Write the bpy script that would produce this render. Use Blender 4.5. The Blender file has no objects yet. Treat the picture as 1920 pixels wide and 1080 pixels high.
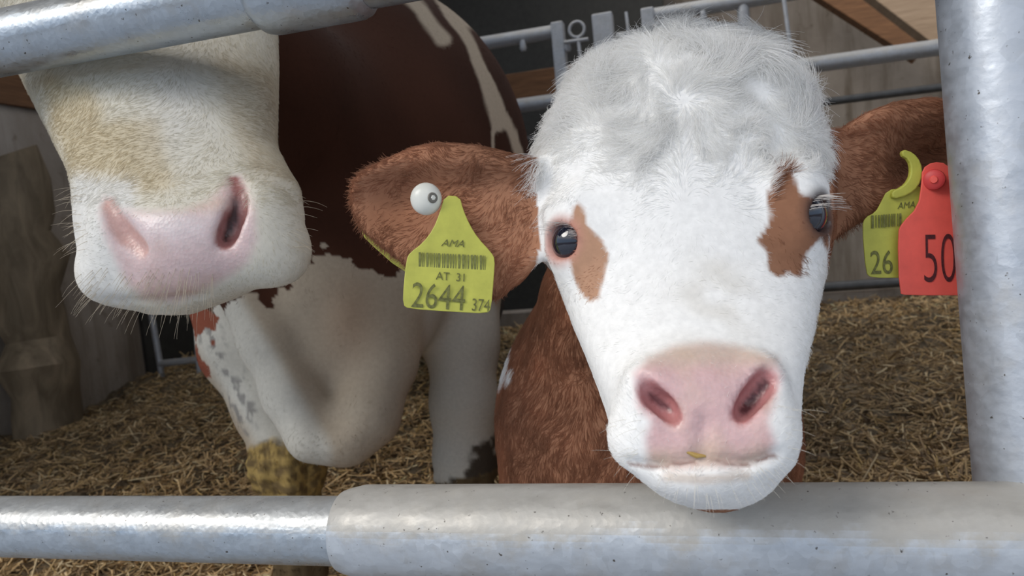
import bpy, math, random
import numpy as np
from mathutils import Matrix, Vector

random.seed(5)
rng = np.random.default_rng(11)
SC = bpy.context.scene
COL = SC.collection

# ------------------------------------------------------------------ camera
F = 1400.0                       # focal length in pixels of the 1920 wide frame
CAM_H = 0.82
PITCH, ROLL = math.radians(4.6), math.radians(5.5)
_fw = Vector((0, math.cos(PITCH), -math.sin(PITCH)))
_up = Vector((0, math.sin(PITCH), math.cos(PITCH)))
_rt = Vector((1, 0, 0))
RGT = _rt * math.cos(ROLL) - _up * math.sin(ROLL)
UPV = _rt * math.sin(ROLL) + _up * math.cos(ROLL)
cam_d = bpy.data.cameras.new('camera')
cam = bpy.data.objects.new('camera', cam_d)
COL.objects.link(cam)
cam_d.lens = 36 * F / 1920
cam_d.sensor_width = 36
cam_d.clip_start = 0.02
cam_d.dof.use_dof = True
cam_d.dof.focus_distance = 0.64
cam_d.dof.aperture_fstop = 10
m = Matrix.Identity(4)
for i in range(3):
    m[i][0], m[i][1], m[i][2] = RGT[i], UPV[i], -_fw[i]
m[2][3] = CAM_H
cam.matrix_world = m
SC.camera = cam
# rows of V map view-aligned coords (right, depth, up) to world
V = np.array([[RGT[i], _fw[i], UPV[i]] for i in range(3)], dtype=np.float64)
C0 = np.array([0, 0, CAM_H])


def c2w(p):
    return np.asarray(p, dtype=np.float64) @ V.T + C0


def w2c(p):
    return (np.asarray(p, dtype=np.float64) - C0) @ V


def P(px, py, d):
    """point at depth d, in view-aligned metres (right, depth, up)"""
    return np.array([(px - 960) / F * d, d, -(py - 540) / F * d])


def WP(px, py, d):
    return c2w(P(px, py, d))


# ------------------------------------------------------------------ light
SC.view_settings.view_transform = 'Standard'
SC.view_settings.look = 'None'
SC.view_settings.gamma = 1
SC.view_settings.exposure = 0.0
SC.view_settings.use_curve_mapping = False
SC.cycles.max_bounces = 12
SC.cycles.diffuse_bounces = 7
SC.cycles.glossy_bounces = 4
SC.cycles.transparent_max_bounces = 6
SC.cycles.sample_clamp_indirect = 6.0

world = bpy.data.worlds.new('world')
SC.world = world
world.use_nodes = True
wn = world.node_tree.nodes
wl = world.node_tree.links
wn.clear()
wo = wn.new('ShaderNodeOutputWorld')
bg = wn.new('ShaderNodeBackground')
tc = wn.new('ShaderNodeTexCoord')
sx = wn.new('ShaderNodeSeparateXYZ')
cr = wn.new('ShaderNodeValToRGB')
wl.new(tc.outputs['Generated'], sx.inputs[0])
wl.new(sx.outputs['Z'], cr.inputs[0])
e = cr.color_ramp.elements
e[0].position = 0.0
e[0].color = (0.20, 0.18, 0.16, 1)
e[1].position = 0.9
e[1].color = (1.05, 1.06, 1.10, 1)
for p_, c_ in ((.03, (.30, .30, .30)), (.06, (.46, .60, .80)), (.26, (.54, .68, .88)), (.42, (1.2, 1.2, 1.22))):
    k = e.new(p_)
    k.color = (*c_, 1)
wl.new(cr.outputs[0], bg.inputs[0])
bg.inputs[1].default_value = 1.05
wl.new(bg.outputs[0], wo.inputs[0])

sun_d = bpy.data.lights.new('sun', 'SUN')
sun_d.energy = 2.3
sun_d.angle = math.radians(32)
sun_d.color = (1.0, 0.955, 0.89)
sun = bpy.data.objects.new('sun', sun_d)
COL.objects.link(sun)
SUN_AZ, SUN_EL = math.radians(-66), math.radians(42)   # azimuth from straight behind the camera towards the left
sd = Vector((math.sin(SUN_AZ) * math.cos(SUN_EL), -math.cos(SUN_AZ) * math.cos(SUN_EL), math.sin(SUN_EL)))
sun.rotation_euler = sd.to_track_quat('Z', 'Y').to_euler()
sun.location = (-3, -3, 4)


# ------------------------------------------------------------------ object helpers
def tag(o, label=None, cat=None, group=None, kind=None):
    if label: o['label'] = label
    if cat: o['category'] = cat
    if group: o['group'] = group
    if kind: o['kind'] = kind
    return o


def empty(name, loc, label=None, cat=None, group=None):
    o = bpy.data.objects.new(name, None)
    o.empty_display_size = 0.1
    o.location = loc
    COL.objects.link(o)
    return tag(o, label, cat, group)


def mesh_obj(name, verts, faces, mat=None, parent=None, smooth=True):
    """verts in world space; the object's origin is its parent's origin (or the world's)"""
    v = np.asarray(verts, dtype=np.float64)
    off = np.zeros(3)
    q = parent
    while q is not None:
        off += np.array(q.location)
        q = q.parent
    own = np.zeros(3)
    if parent is None:
        own = np.array([(v[:, 0].min() + v[:, 0].max()) / 2, (v[:, 1].min() + v[:, 1].max()) / 2, v[:, 2].min()])
    me = bpy.data.meshes.new(name)
    vv = v - off - own
    if isinstance(faces, np.ndarray) and faces.ndim == 2:
        nf, k = faces.shape
        me.vertices.add(len(vv))
        me.vertices.foreach_set('co', vv.astype(np.float32).ravel())
        me.loops.add(nf * k)
        me.loops.foreach_set('vertex_index', faces.astype(np.int32).ravel())
        me.polygons.add(nf)
        me.polygons.foreach_set('loop_start', np.arange(0, nf * k, k, dtype=np.int32))
        me.update(calc_edges=True)
        me.validate()
    else:
        me.from_pydata([tuple(a) for a in vv], [], [tuple(int(i) for i in f) for f in faces])
        me.update()
    if smooth:
        me.polygons.foreach_set('use_smooth', np.ones(len(me.polygons), dtype=bool))
    if mat: me.materials.append(mat)
    o = bpy.data.objects.new(name, me)
    o.location = own
    COL.objects.link(o)
    if parent: o.parent = parent
    return o


def set_col(o, name, cols):
    a = o.data.color_attributes.new(name, 'FLOAT_COLOR', 'POINT')
    c = np.ones((len(cols), 4), dtype=np.float32)
    c[:, :3] = cols
    a.data.foreach_set('color', c.ravel())


class MB:
    """collects simple solids in world space into one mesh"""

    def __init__(s):
        s.v, s.f, s.n = [], [], 0

    def add(s, v, f):
        s.v.append(np.asarray(v, dtype=np.float64))
        s.f += [tuple(i + s.n for i in q) for q in f]
        s.n += len(v)
        return s

    def box(s, c, ax, ay, az):
        """centre and three half-extent vectors"""
        c, ax, ay, az = (np.asarray(q, dtype=float) for q in (c, ax, ay, az))
        v = [c + i * ax + j * ay + k * az for i in (-1, 1) for j in (-1, 1) for k in (-1, 1)]
        return s.add(v, [(0, 1, 3, 2), (4, 6, 7, 5), (0, 4, 5, 1), (2, 3, 7, 6), (0, 2, 6, 4), (1, 5, 7, 3)])

    def tube(s, pts, rads, seg=24, cap=True):
        pts = [np.asarray(p, dtype=float) for p in pts]
        if not hasattr(rads, '__len__'): rads = [rads] * len(pts)
        ring, prev = [], None
        for i, p in enumerate(pts):
            t = pts[min(i + 1, len(pts) - 1)] - pts[max(i - 1, 0)]
            t = t / (np.linalg.norm(t) + 1e-12)
            if prev is None:
                a = np.cross(t, [0, 0, 1.0])
                if np.linalg.norm(a) < .2: a = np.cross(t, [0, 1.0, 0])
            else:
                a = prev - t * np.dot(prev, t)
            a /= np.linalg.norm(a)
            prev = a
            b = np.cross(t, a)
            th = np.linspace(0, 2 * np.pi, seg, endpoint=False)
            ring.append(p + rads[i] * (np.cos(th)[:, None] * a + np.sin(th)[:, None] * b))
        v = np.concatenate(ring)
        f = []
        for i in range(len(pts) - 1):
            for j in range(seg):
                k = (j + 1) % seg
                f.append((i * seg + j, i * seg + k, (i + 1) * seg + k, (i + 1) * seg + j))
        if cap:
            f.append(tuple(reversed(range(seg))))
            f.append(tuple(range((len(pts) - 1) * seg, len(pts) * seg)))
        return s.add(v, f)

    def ball(s, c, r, seg=24, rings=14, axes=None):
        c = np.asarray(c, dtype=float)
        A = np.eye(3) if axes is None else np.asarray(axes)
        v, f = [], []
        for i in range(rings + 1):
            ph = math.pi * i / rings
            for j in range(seg):
                t = 2 * math.pi * j / seg
                q = np.array([math.sin(ph) * math.cos(t), math.sin(ph) * math.sin(t), math.cos(ph)]) * r
                v.append(c + q @ A)
        for i in range(rings):
            for j in range(seg):
                k = (j + 1) % seg
                f.append((i * seg + j, i * seg + k, (i + 1) * seg + k, (i + 1) * seg + j))
        return s.add(v, f)

    def build(s, name, mat, parent=None, smooth=True, bevel=0):
        o = mesh_obj(name, np.concatenate(s.v), s.f, mat, parent, smooth)
        if bevel:
            b = o.modifiers.new('bevel', 'BEVEL')
            b.width = bevel
            b.segments = 2
        if smooth:
            try:
                o.data.set_sharp_from_angle(angle=math.radians(40))
            except Exception:
                pass
        return o


# ------------------------------------------------------------------ materials
def new_mat(name):
    mt = bpy.data.materials.new(name)
    mt.use_nodes = True
    nt = mt.node_tree
    b = nt.nodes['Principled BSDF']
    return mt, nt, nt.nodes, nt.links, b


def noise(nt, scale, detail=4, rough=.55, co='Object', dist=0.0, mapscale=None):
    N, L = nt.nodes, nt.links
    t = N.new('ShaderNodeTexCoord')
    n = N.new('ShaderNodeTexNoise')
    n.inputs['Scale'].default_value = scale
    n.inputs['Detail'].default_value = detail
    n.inputs['Roughness'].default_value = rough
    n.inputs['Distortion'].default_value = dist
    src = t.outputs[co]
    if mapscale:
        mp = N.new('ShaderNodeMapping')
        mp.inputs['Scale'].default_value = mapscale
        L.new(src, mp.inputs[0])
        src = mp.outputs[0]
    L.new(src, n.inputs['Vector'])
    return n


def ramp(nt, src, stops):
    r = nt.nodes.new('ShaderNodeValToRGB')
    el = r.color_ramp.elements
    el[0].position, el[0].color = stops[0][0], (*stops[0][1], 1)
    el[1].position, el[1].color = stops[-1][0], (*stops[-1][1], 1)
    for p_, c_ in stops[1:-1]:
        q = el.new(p_)
        q.color = (*c_, 1)
    nt.links.new(src, r.inputs[0])
    return r


def mixc(nt, a, b, fac, mode='MIX'):
    mx = nt.nodes.new('ShaderNodeMix')
    mx.data_type = 'RGBA'
    mx.blend_type = mode
    for s_, v_ in ((0, fac), (6, a), (7, b)):
        if hasattr(v_, 'links'): nt.links.new(v_, mx.inputs[s_])
        elif s_ == 0: mx.inputs[0].default_value = v_
        else: mx.inputs[s_].default_value = (*v_, 1)
    return mx.outputs[2]


def bump(nt, bsdf, h, strength=.4, dist=.002):
    b = nt.nodes.new('ShaderNodeBump')
    b.inputs['Strength'].default_value = strength
    b.inputs['Distance'].default_value = dist
    nt.links.new(h, b.inputs['Height'])
    nt.links.new(b.outputs[0], bsdf.inputs['Normal'])


def mat_galv(name, base=(.47, .525, .585), dirt=.35, scale=90, metal=.75, rough=.36, dust=.5):
    mt, nt, N, L, b = new_mat(name)
    t = N.new('ShaderNodeTexCoord')
    vo = N.new('ShaderNodeTexVoronoi')
    vo.inputs['Scale'].default_value = scale * 2.2
    vo.inputs['Randomness'].default_value = 1
    wrp = noise(nt, scale * .5, 2)
    av = N.new('ShaderNodeVectorMath')
    av.operation = 'MULTIPLY_ADD'
    L.new(wrp.outputs['Color'], av.inputs[0])
    av.inputs[1].default_value = (.012, .012, .012)
    L.new(t.outputs['Object'], av.inputs[2])
    L.new(av.outputs[0], vo.inputs['Vector'])
    sp = ramp(nt, vo.outputs['Color'], [(0.2, tuple(c * .95 for c in base)), (.8, tuple(min(1, c * 1.05) for c in base))])
    n2 = noise(nt, 22, 5, .65)
    mo = noise(nt, 55, 6, .7, mapscale=(.6, 1, 1.6))
    mr_ = ramp(nt, mo.outputs['Fac'], [(.30, (.80, .80, .80)), (.70, (1.0, 1.0, 1.0))])
    sp_c = mixc(nt, sp.outputs[0], mr_.outputs[0], .8, 'MULTIPLY')
    dr = ramp(nt, n2.outputs['Fac'], [(.50, (0, 0, 0)), (.72, (1, 1, 1))])
    dm = N.new('ShaderNodeMath')
    dm.operation = 'MULTIPLY'
    L.new(dr.outputs[0], dm.inputs[0])
    dm.inputs[1].default_value = dirt
    c1 = mixc(nt, sp_c, (.36, .31, .24), dm.outputs[0])
    n3 = noise(nt, 230, 2, .5)
    dk = ramp(nt, n3.outputs['Fac'], [(.70, (0, 0, 0)), (.76, (1, 1, 1))])
    g = N.new('ShaderNodeNewGeometry')
    sz = N.new('ShaderNodeSeparateXYZ')
    L.new(g.outputs['True Normal'], sz.inputs[0])
    ad = N.new('ShaderNodeMath')
    ad.operation = 'MULTIPLY_ADD'
    L.new(n2.outputs['Fac'], ad.inputs[0])
    ad.inputs[1].default_value = 1.1
    L.new(sz.outputs['Z'], ad.inputs[2])
    dz = ramp(nt, ad.outputs[0], [(.75, (0, 0, 0)), (1.5, (dust, dust, dust))])
    c1 = mixc(nt, c1, mixc(nt, (.40, .375, .33), mr_.outputs[0], .8, 'MULTIPLY'), dz.outputs[0])
    c2 = mixc(nt, c1, (.10, .09, .08), dk.outputs[0])
    mm = N.new('ShaderNodeMath')
    mm.operation = 'MULTIPLY_ADD'
    L.new(dz.outputs[0], mm.inputs[0])
    mm.inputs[1].default_value = -metal * .9
    mm.inputs[2].default_value = metal
    L.new(mm.outputs[0], b.inputs['Metallic'])
    L.new(c2, b.inputs['Base Color'])
    rr = ramp(nt, mo.outputs['Fac'], [(.35, (rough - .10,) * 3), (.7, (rough + .18,) * 3)])
    L.new(rr.outputs[0], b.inputs['Roughness'])
    bump(nt, b, mixc(nt, n3.outputs['Color'], vo.outputs['Distance'], .5), .35, .0012)
    return mt


def mat_plain(name, col, rough=.6, metal=0, var=.12, scale=30, bumpy=0.0, spec=.4, mapscale=None):
    mt, nt, N, L, b = new_mat(name)
    n = noise(nt, scale, 5, .6, mapscale=mapscale)
    r = ramp(nt, n.outputs['Fac'], [(.3, tuple(max(0, c * (1 - var * 2)) for c in col)), (.7, tuple(min(1, c * (1 + var)) for c in col))])
    L.new(r.outputs[0], b.inputs['Base Color'])
    b.inputs['Roughness'].default_value = rough
    b.inputs['Metallic'].default_value = metal
    b.inputs['Specular IOR Level'].default_value = spec
    if bumpy: bump(nt, b, n.outputs['Fac'], bumpy, .01)
    return mt


def mat_wall(name, c0, c1, c2):
    """stained rough masonry"""
    mt, nt, N, L, b = new_mat(name)
    n = noise(nt, 1.4, 8, .65, dist=.4)
    s = noise(nt, 3.0, 6, .6, mapscale=(3, 3, .35))
    r = ramp(nt, n.outputs['Fac'], [(.32, c0), (.52, c1), (.7, c2)])
    st = ramp(nt, s.outputs['Fac'], [(.48, (1, 1, 1)), (.68, (.45, .40, .33))])
    sp = noise(nt, 14, 6, .7)
    sr = ramp(nt, sp.outputs['Fac'], [(.60, (1, 1, 1)), (.70, (.6, .55, .5))])
    c = mixc(nt, r.outputs[0], st.outputs[0], .8, 'MULTIPLY')
    c = mixc(nt, c, sr.outputs[0], .8, 'MULTIPLY')
    L.new(c, b.inputs['Base Color'])
    b.inputs['Roughness'].default_value = .9
    bump(nt, b, sp.outputs['Fac'], .5, .01)
    return mt


def mat_wood(name, c0, c1, sc=6, axis=(1, 1, 12)):
    mt, nt, N, L, b = new_mat(name)
    n = noise(nt, sc, 8, .6, dist=.6, mapscale=axis)
    r = ramp(nt, n.outputs['Fac'], [(.3, c0), (.7, c1)])
    L.new(r.outputs[0], b.inputs['Base Color'])
    b.inputs['Roughness'].default_value = .8
    bump(nt, b, n.outputs['Fac'], .3, .004)
    return mt


def mat_skin(name):
    """hide under the coat: colour, and wetness of the bare nose, come from the mesh"""
    mt, nt, N, L, b = new_mat(name)
    a = N.new('ShaderNodeAttribute')
    a.attribute_name = 'hide'
    w = N.new('ShaderNodeAttribute')
    w.attribute_name = 'bare'
    n = noise(nt, 160, 4, .6)
    v = ramp(nt, n.outputs['Fac'], [(.3, (.82, .82, .82)), (.7, (1, 1, 1))])
    L.new(mixc(nt, a.outputs['Color'], v.outputs[0], .7, 'MULTIPLY'), b.inputs['Base Color'])
    mr = N.new('ShaderNodeMapRange')
    L.new(w.outputs['Fac'], mr.inputs[0])
    mr.inputs[3].default_value = .85
    mr.inputs[4].default_value = .33
    L.new(mr.outputs[0], b.inputs['Roughness'])
    sw = N.new('ShaderNodeMath')
    sw.operation = 'MULTIPLY'
    L.new(w.outputs['Fac'], sw.inputs[0])
    sw.inputs[1].default_value = .25
    L.new(sw.outputs[0], b.inputs['Subsurface Weight'])
    b.inputs['Subsurface Radius'].default_value = (.012, .004, .003)
    b.inputs['Subsurface Scale'].default_value = .6
    vo = N.new('ShaderNodeTexVoronoi')
    sl_ = N.new('ShaderNodeMapRange')
    L.new(w.outputs['Fac'], sl_.inputs[0])
    sl_.inputs[3].default_value = .12
    sl_.inputs[4].default_value = .5
    L.new(sl_.outputs[0], b.inputs['Specular IOR Level'])
    vo.inputs['Scale'].default_value = 330
    t = N.new('ShaderNodeTexCoord')
    L.new(t.outputs['Object'], vo.inputs['Vector'])
    bump(nt, b, mixc(nt, n.outputs['Color'], vo.outputs['Distance'], w.outputs['Fac']), .25, .001)
    return mt


def mat_hair(name, rough=.55, trans=.5):
    mt, nt, N, L, b = new_mat(name)
    a = N.new('ShaderNodeAttribute')
    a.attribute_name = 'tint'
    L.new(a.outputs['Color'], b.inputs['Base Color'])
    b.inputs['Roughness'].default_value = rough
    b.inputs['Specular IOR Level'].default_value = .25
    tr = N.new('ShaderNodeBsdfTranslucent')
    L.new(a.outputs['Color'], tr.inputs[0])
    mx = N.new('ShaderNodeMixShader')
    mx.inputs[0].default_value = trans
    L.new(b.outputs[0], mx.inputs[1])
    L.new(tr.outputs[0], mx.inputs[2])
    L.new(mx.outputs[0], N['Material Output'].inputs['Surface'])
    return mt


M = {}
M['galv'] = mat_galv('galvanised_steel')
M['galv_sleeve'] = mat_galv('dull_galvanised_steel', (.52, .56, .61), .4, 60, .50, .42, .8)
M['galv_post'] = mat_galv('galvanised_post_steel', (.50, .54, .60), .2, 40, .6, .46, .2)
M['galv_far'] = mat_galv('barn_fence_steel', (.45, .47, .5), .3, 60, .4, .5)
M['dark_steel'] = mat_plain('dark_steel', (.10, .10, .10), .5, .5)
M['concrete'] = mat_wall('stained_concrete', (.22, .185, .15), (.32, .275, .23), (.42, .375, .33))
M['back_wall'] = mat_wall('back_wall_render', (.17, .14, .115), (.22, .19, .16), (.27, .235, .20))
M['floor'] = mat_plain('concrete_floor', (.34, .32, .29), .85, bumpy=.4, scale=8)
M['yard'] = mat_plain('yard_concrete', (.32, .355, .41), .8, bumpy=.3, scale=5)  # unseen ground, made bluish to tint the rails' reflections
M['roof'] = mat_plain('roof_sheet', (.20, .17, .14), .8, scale=3)
M['dark_panel'] = mat_plain('unlit_dark', (.035, .034, .03), .7)
M['wood'] = mat_wood('brown_timber', (.10, .045, .018), (.22, .105, .045))
M['wood_light'] = mat_wood('tan_timber', (.24, .165, .105), (.36, .26, .175))
M['bark'] = mat_wood('rough_post_wood', (.10, .075, .045), (.26, .20, .13), 4, (4, 4, 1))
M['skin'] = mat_skin('hide')
M['hair'] = mat_hair('coat_hair')
M['whisker'] = mat_hair('whisker_hair', .4, .1)
M['yellow'] = mat_plain('yellow_tag_plastic', (.50, .505, .085), .45, var=.08, scale=60)
M['red'] = mat_plain('red_tag_plastic', (.90, .135, .105), .45, var=.05, scale=60)
M['red_dark'] = mat_plain('red_stud_plastic', (.62, .06, .06), .45, var=.05)
M['ink'] = mat_plain('faded_ink', (.17, .175, .05), .7, var=.3, scale=300)
M['ink_faint'] = mat_plain('faded_print', (.20, .21, .06), .7, var=.2, scale=300)
M['ink_red'] = mat_plain('faded_black_ink', (.10, .02, .025), .7, var=.3, scale=300)
M['white_plastic'] = mat_plain('white_plastic', (.74, .74, .68), .28, var=.06)
M['hole_grey'] = mat_plain('hole_grey', (.16, .15, .13), .4)
M['hoof'] = mat_plain('hoof_horn', (.06, .05, .04), .5)
M['straw_bit'] = mat_plain('yellow_straw', (.50, .33, .10), .6)


def mat_eye():
    mt, nt, N, L, b = new_mat('dark_eye')
    b.inputs['Base Color'].default_value = (.008, .010, .022, 1)
    b.inputs['Roughness'].default_value = .08
    b.inputs['Coat Weight'].default_value = 1
    b.inputs['Coat Roughness'].default_value = .03
    return mt


M['eye'] = mat_eye()

# ------------------------------------------------------------------ barn frame
YAW = math.radians(15)
E1 = np.array([math.cos(YAW), -math.sin(YAW), 0])       # along the fences, to the right
E2 = np.array([math.sin(YAW), math.cos(YAW), 0])        # away into the pen
EZ = np.array([0, 0, 1.0])


def B(u, v, z):
    return u * E1 + v * E2 + z * EZ


def uv_of(p):
    return np.dot(p, E1), np.dot(p, E2), p[2]


def sbox(name, u0, u1, v0, v1, z0, z1, mat, kind='structure'):
    mb = MB().box(B((u0 + u1) / 2, (v0 + v1) / 2, (z0 + z1) / 2), E1 * (u1 - u0) / 2, E2 * (v1 - v0) / 2, EZ * (z1 - z0) / 2)
    o = mb.build(name, mat, None, smooth=False)
    o['kind'] = kind
    return o


UL = -2.55       # left wall
VB = 5.4         # back wall
sbox('floor', -4.5, 4.5, .45, VB + .2, -.12, 0, M['floor'])
sbox('floor_outside', -6, 6, -5, .45, -.12, -.001, M['yard'])
sbox('wall_left', UL - .2, UL, .9, VB, 0, 1.47, M['concrete'])
sbox('wall_back', UL - .2, 4.2, VB, VB + .2, 0, 3.6, M['back_wall'])
sbox('wall_right', 4.0, 4.2, 1.4, VB, 0, 3.4, M['back_wall'])
ROOF_V0 = -.50


def roof_z(v): return 2.80 + .10 * (v - ROOF_V0)


mb = MB()
# unseen roof sheets; the opening between them is added to brighten the pen
for ua, ub, va, vb in ((-4.2, 4.4, ROOF_V0, 2.0), (-4.2, 4.4, 4.7, VB + .3), (-4.2, -1.6, 2.0, 4.7), (3.9, 4.4, 2.0, 4.7)):
    c = B((ua + ub) / 2, (va + vb) / 2, roof_z((va + vb) / 2))
    mb.box(c, E1 * (ub - ua) / 2, (E2 + EZ * .10) * (vb - va) / 2, EZ * .04)
o = mb.build('ceiling', M['roof'], None, smooth=False)
o['kind'] = 'structure'


# ------------------------------------------------------------------ implicit modelling of the animals
class Sdf:
    """smooth union / difference of solids, in view-aligned metres; meshed in one piece"""

    def __init__(s):
        s.ops = []

    def add(s, fn, k=.02, bb=None, sub=False):
        s.ops.append((fn, k, bb, sub))
        return s

    def __call__(s, X, Y, Z):
        X, Y, Z = np.broadcast_arrays(X, Y, Z)
        d = np.full(X.shape, .5)
        for fn, k, bb, sub in s.ops:
            d = s._mix(d, fn(X, Y, Z), k, sub)
        return d

    @staticmethod
    def _mix(a, b, k, sub):
        if sub:
            b = -b
            h = np.clip(.5 + .5 * (b - a) / k, 0, 1)
            return a * (1 - h) + b * h + k * h * (1 - h)
        h = np.clip(.5 + .5 * (b - a) / k, 0, 1)
        return b * (1 - h) + a * h - k * h * (1 - h)

    def mesh(s, xs, ys, zs):
        D = np.full((len(xs), len(ys), len(zs)), .5, dtype=np.float32)
        for fn, k, bb, sub in s.ops:
            if bb is None:
                sl = (slice(None),) * 3
            else:
                mg = k + .03
                sl = tuple(slice(max(0, np.searchsorted(ax, lo - mg) - 1), np.searchsorted(ax, hi + mg) + 1)
                           for ax, lo, hi in zip((xs, ys, zs), bb[0], bb[1]))
            x, y, z = xs[sl[0]][:, None, None], ys[sl[1]][None, :, None], zs[sl[2]][None, None, :]
            if 0 in (x.size, y.size, z.size): continue
            D[sl] = s._mix(D[sl], fn(x, y, z), k, sub)
        return surface_nets(D, xs, ys, zs)

    def surf(s, px, py, lo=.35, hi=1.6, step=.001):
        """first surface point met by the view ray of a pixel"""
        t = np.arange(lo, hi, step)
        d = s((px - 960) / F * t, t, -(py - 540) / F * t)
        i = np.nonzero(d < 0)[0]
        if len(i) == 0: return None
        return P(px, py, t[i[0]])


def surface_nets(D, xs, ys, zs):
    S = D < 0
    nx, ny, nz = D.shape
    cs = [S[i:nx - 1 + i, j:ny - 1 + j, k:nz - 1 + k] for i in (0, 1) for j in (0, 1) for k in (0, 1)]
    cnt = sum(c.astype(np.int8) for c in cs)
    act = (cnt > 0) & (cnt < 8)
    ii, jj, kk = np.nonzero(act)
    idx = np.full(act.shape, -1, dtype=np.int64)
    idx[act] = np.arange(len(ii))
    acc = np.zeros((len(ii), 3))
    num = np.zeros(len(ii))
    AX = (xs, ys, zs)
    for a in range(3):
        for o1 in (0, 1):
            for o2 in (0, 1):
                off0 = [0, 0, 0]
                b, c = [q for q in range(3) if q != a]
                off0[b], off0[c] = o1, o2
                off1 = list(off0)
                off1[a] = 1
                p0 = (ii + off0[0], jj + off0[1], kk + off0[2])
                p1 = (ii + off1[0], jj + off1[1], kk + off1[2])
                v0, v1 = D[p0].astype(float), D[p1].astype(float)
                cr = (v0 < 0) != (v1 < 0)
                t = np.where(cr, v0 / np.where(cr, v0 - v1, 1), 0)
                q = np.stack([AX[r][p0[r]] for r in range(3)], 1)
                q[:, a] += t * (AX[a][p1[a]] - AX[a][p0[a]])
                acc += np.where(cr[:, None], q, 0)
                num += cr
    verts = acc / num[:, None]
    quads = []
    for a in range(3):
        b, c = (a + 1) % 3, (a + 2) % 3
        s0 = [slice(None)] * 3
        s1 = [slice(None)] * 3
        s0[a], s1[a] = slice(0, -1), slice(1, None)
        for r in (b, c):
            s0[r] = slice(1, -1)
            s1[r] = slice(1, -1)
        A, Bm = S[tuple(s0)], S[tuple(s1)]
        cr = A != Bm
        e = list(np.nonzero(cr))
        inside = A[cr]
        e[b] = e[b] + 1
        e[c] = e[c] + 1

        def cell(db, dc):
            q = list(e)
            q[b] = q[b] + db
            q[c] = q[c] + dc
            return idx[tuple(q)]
        f = np.stack([cell(-1, -1), cell(0, -1), cell(0, 0), cell(-1, 0)], 1)
        f[~inside] = f[~inside][:, ::-1]
        quads.append(f)
    return verts, np.concatenate(quads)


def axis_steps(segs):
    """grid coordinates with a step that changes along the axis: [(start, step), ..., (end, None)]"""
    out = [segs[0][0]]
    for (a, st), (b, _) in zip(segs[:-1], segs[1:]):
        while out[-1] + st < b: out.append(out[-1] + st)
        out.append(b) if b - out[-1] > st * .3 else None
    return np.array(out)


def ellip(c, r, R=None, bbpad=0):
    c, r = np.asarray(c, float), np.asarray(r, float)

    def fn(X, Y, Z):
        x, y, z = X - c[0], Y - c[1], Z - c[2]
        if R is not None:
            x, y, z = (R[0][0] * x + R[0][1] * y + R[0][2] * z, R[1][0] * x + R[1][1] * y + R[1][2] * z,
                       R[2][0] * x + R[2][1] * y + R[2][2] * z)
        k0 = np.sqrt((x / r[0]) ** 2 + (y / r[1]) ** 2 + (z / r[2]) ** 2)
        k1 = np.sqrt((x / r[0] ** 2) ** 2 + (y / r[1] ** 2) ** 2 + (z / r[2] ** 2) ** 2) + 1e-9
        return k0 * (k0 - 1) / k1
    q = r if R is None else np.full(3, r.max())
    return fn, (c - q, c + q)


def cone(a, b, ra, rb):
    a, b = np.asarray(a, float), np.asarray(b, float)
    ab = b - a
    L2 = (ab ** 2).sum()

    def fn(X, Y, Z):
        x, y, z = X - a[0], Y - a[1], Z - a[2]
        t = np.clip((x * ab[0] + y * ab[1] + z * ab[2]) / L2, 0, 1)
        return np.sqrt((x - t * ab[0]) ** 2 + (y - t * ab[1]) ** 2 + (z - t * ab[2]) ** 2) - (ra + t * (rb - ra))
    m_ = max(ra, rb)
    return fn, (np.minimum(a, b) - m_, np.maximum(a, b) + m_)


def add_e(S, c, r, k=.02, sub=False, R=None):
    fn, bb = ellip(c, r, R)
    S.add(fn, k, bb, sub)


def chain(S, pts, k=.02, sub=False, k_in=None):
    """pts: (point, radius) list; one solid made of cones"""
    fns, lo, hi = [], [], []
    for (a, ra), (b, rb) in zip(pts[:-1], pts[1:]):
        fn, bb = cone(a, b, ra, rb)
        fns.append(fn)
        lo.append(bb[0])
        hi.append(bb[1])

    def f(X, Y, Z):
        d = fns[0](X, Y, Z)
        for g in fns[1:]:
            d = np.minimum(d, g(X, Y, Z)) if k_in is None else Sdf._mix(d, g(X, Y, Z), k_in, False)
        return d
    S.add(f, k, (np.min(lo, 0), np.max(hi, 0)), sub)


def loft(rows, yaw=0.0):
    """rows: py, xl, xr, silhouette depth, front depth, back depth, exponent; level slices of a head"""
    rows = np.array(rows, float)
    ds = rows[:, 3]
    z = -(rows[:, 0] - 540) / F * ds
    xl, xr = (rows[:, 1] - 960) / F * ds, (rows[:, 2] - 960) / F * ds
    o = np.argsort(z)
    z = z[o]
    cx, w, f, b, yc, n = ((xl + xr) / 2)[o], ((xr - xl) / 2)[o], rows[o, 4], rows[o, 5], ds[o], rows[o, 6]
    zz = np.linspace(z[0], z[-1], 400)

    def sm(a):
        q = np.interp(zz, z, a)
        kx = np.exp(-np.linspace(-2, 2, 15) ** 2)
        kx /= kx.sum()
        return np.convolve(np.pad(q, 7, mode='edge'), kx, mode='valid')
    T = [sm(a) for a in (cx, w, f, b, yc, n)]

    def fn(X, Y, Z):
        g = [np.interp(Z, zz, t) for t in T]
        a = np.where(Y < g[4], g[4] - g[2], g[3] - g[4])
        nn = g[5]
        r = (np.abs((X - g[0] - yaw * (Y - g[4])) / g[1]) ** nn + np.abs((Y - g[4]) / a) ** nn) ** (1 / nn)
        d = (r - 1) * np.minimum(g[1], a)
        return np.maximum(np.maximum(d, Z - zz[-1]), zz[0] - Z)
    m_ = .03 + abs(yaw) * .13
    return fn, (np.array([(cx - w).min() - m_, f.min() - m_, z[0] - m_]), np.array([(cx + w).max() + m_, b.max() + m_, z[-1] + m_]))


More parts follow.
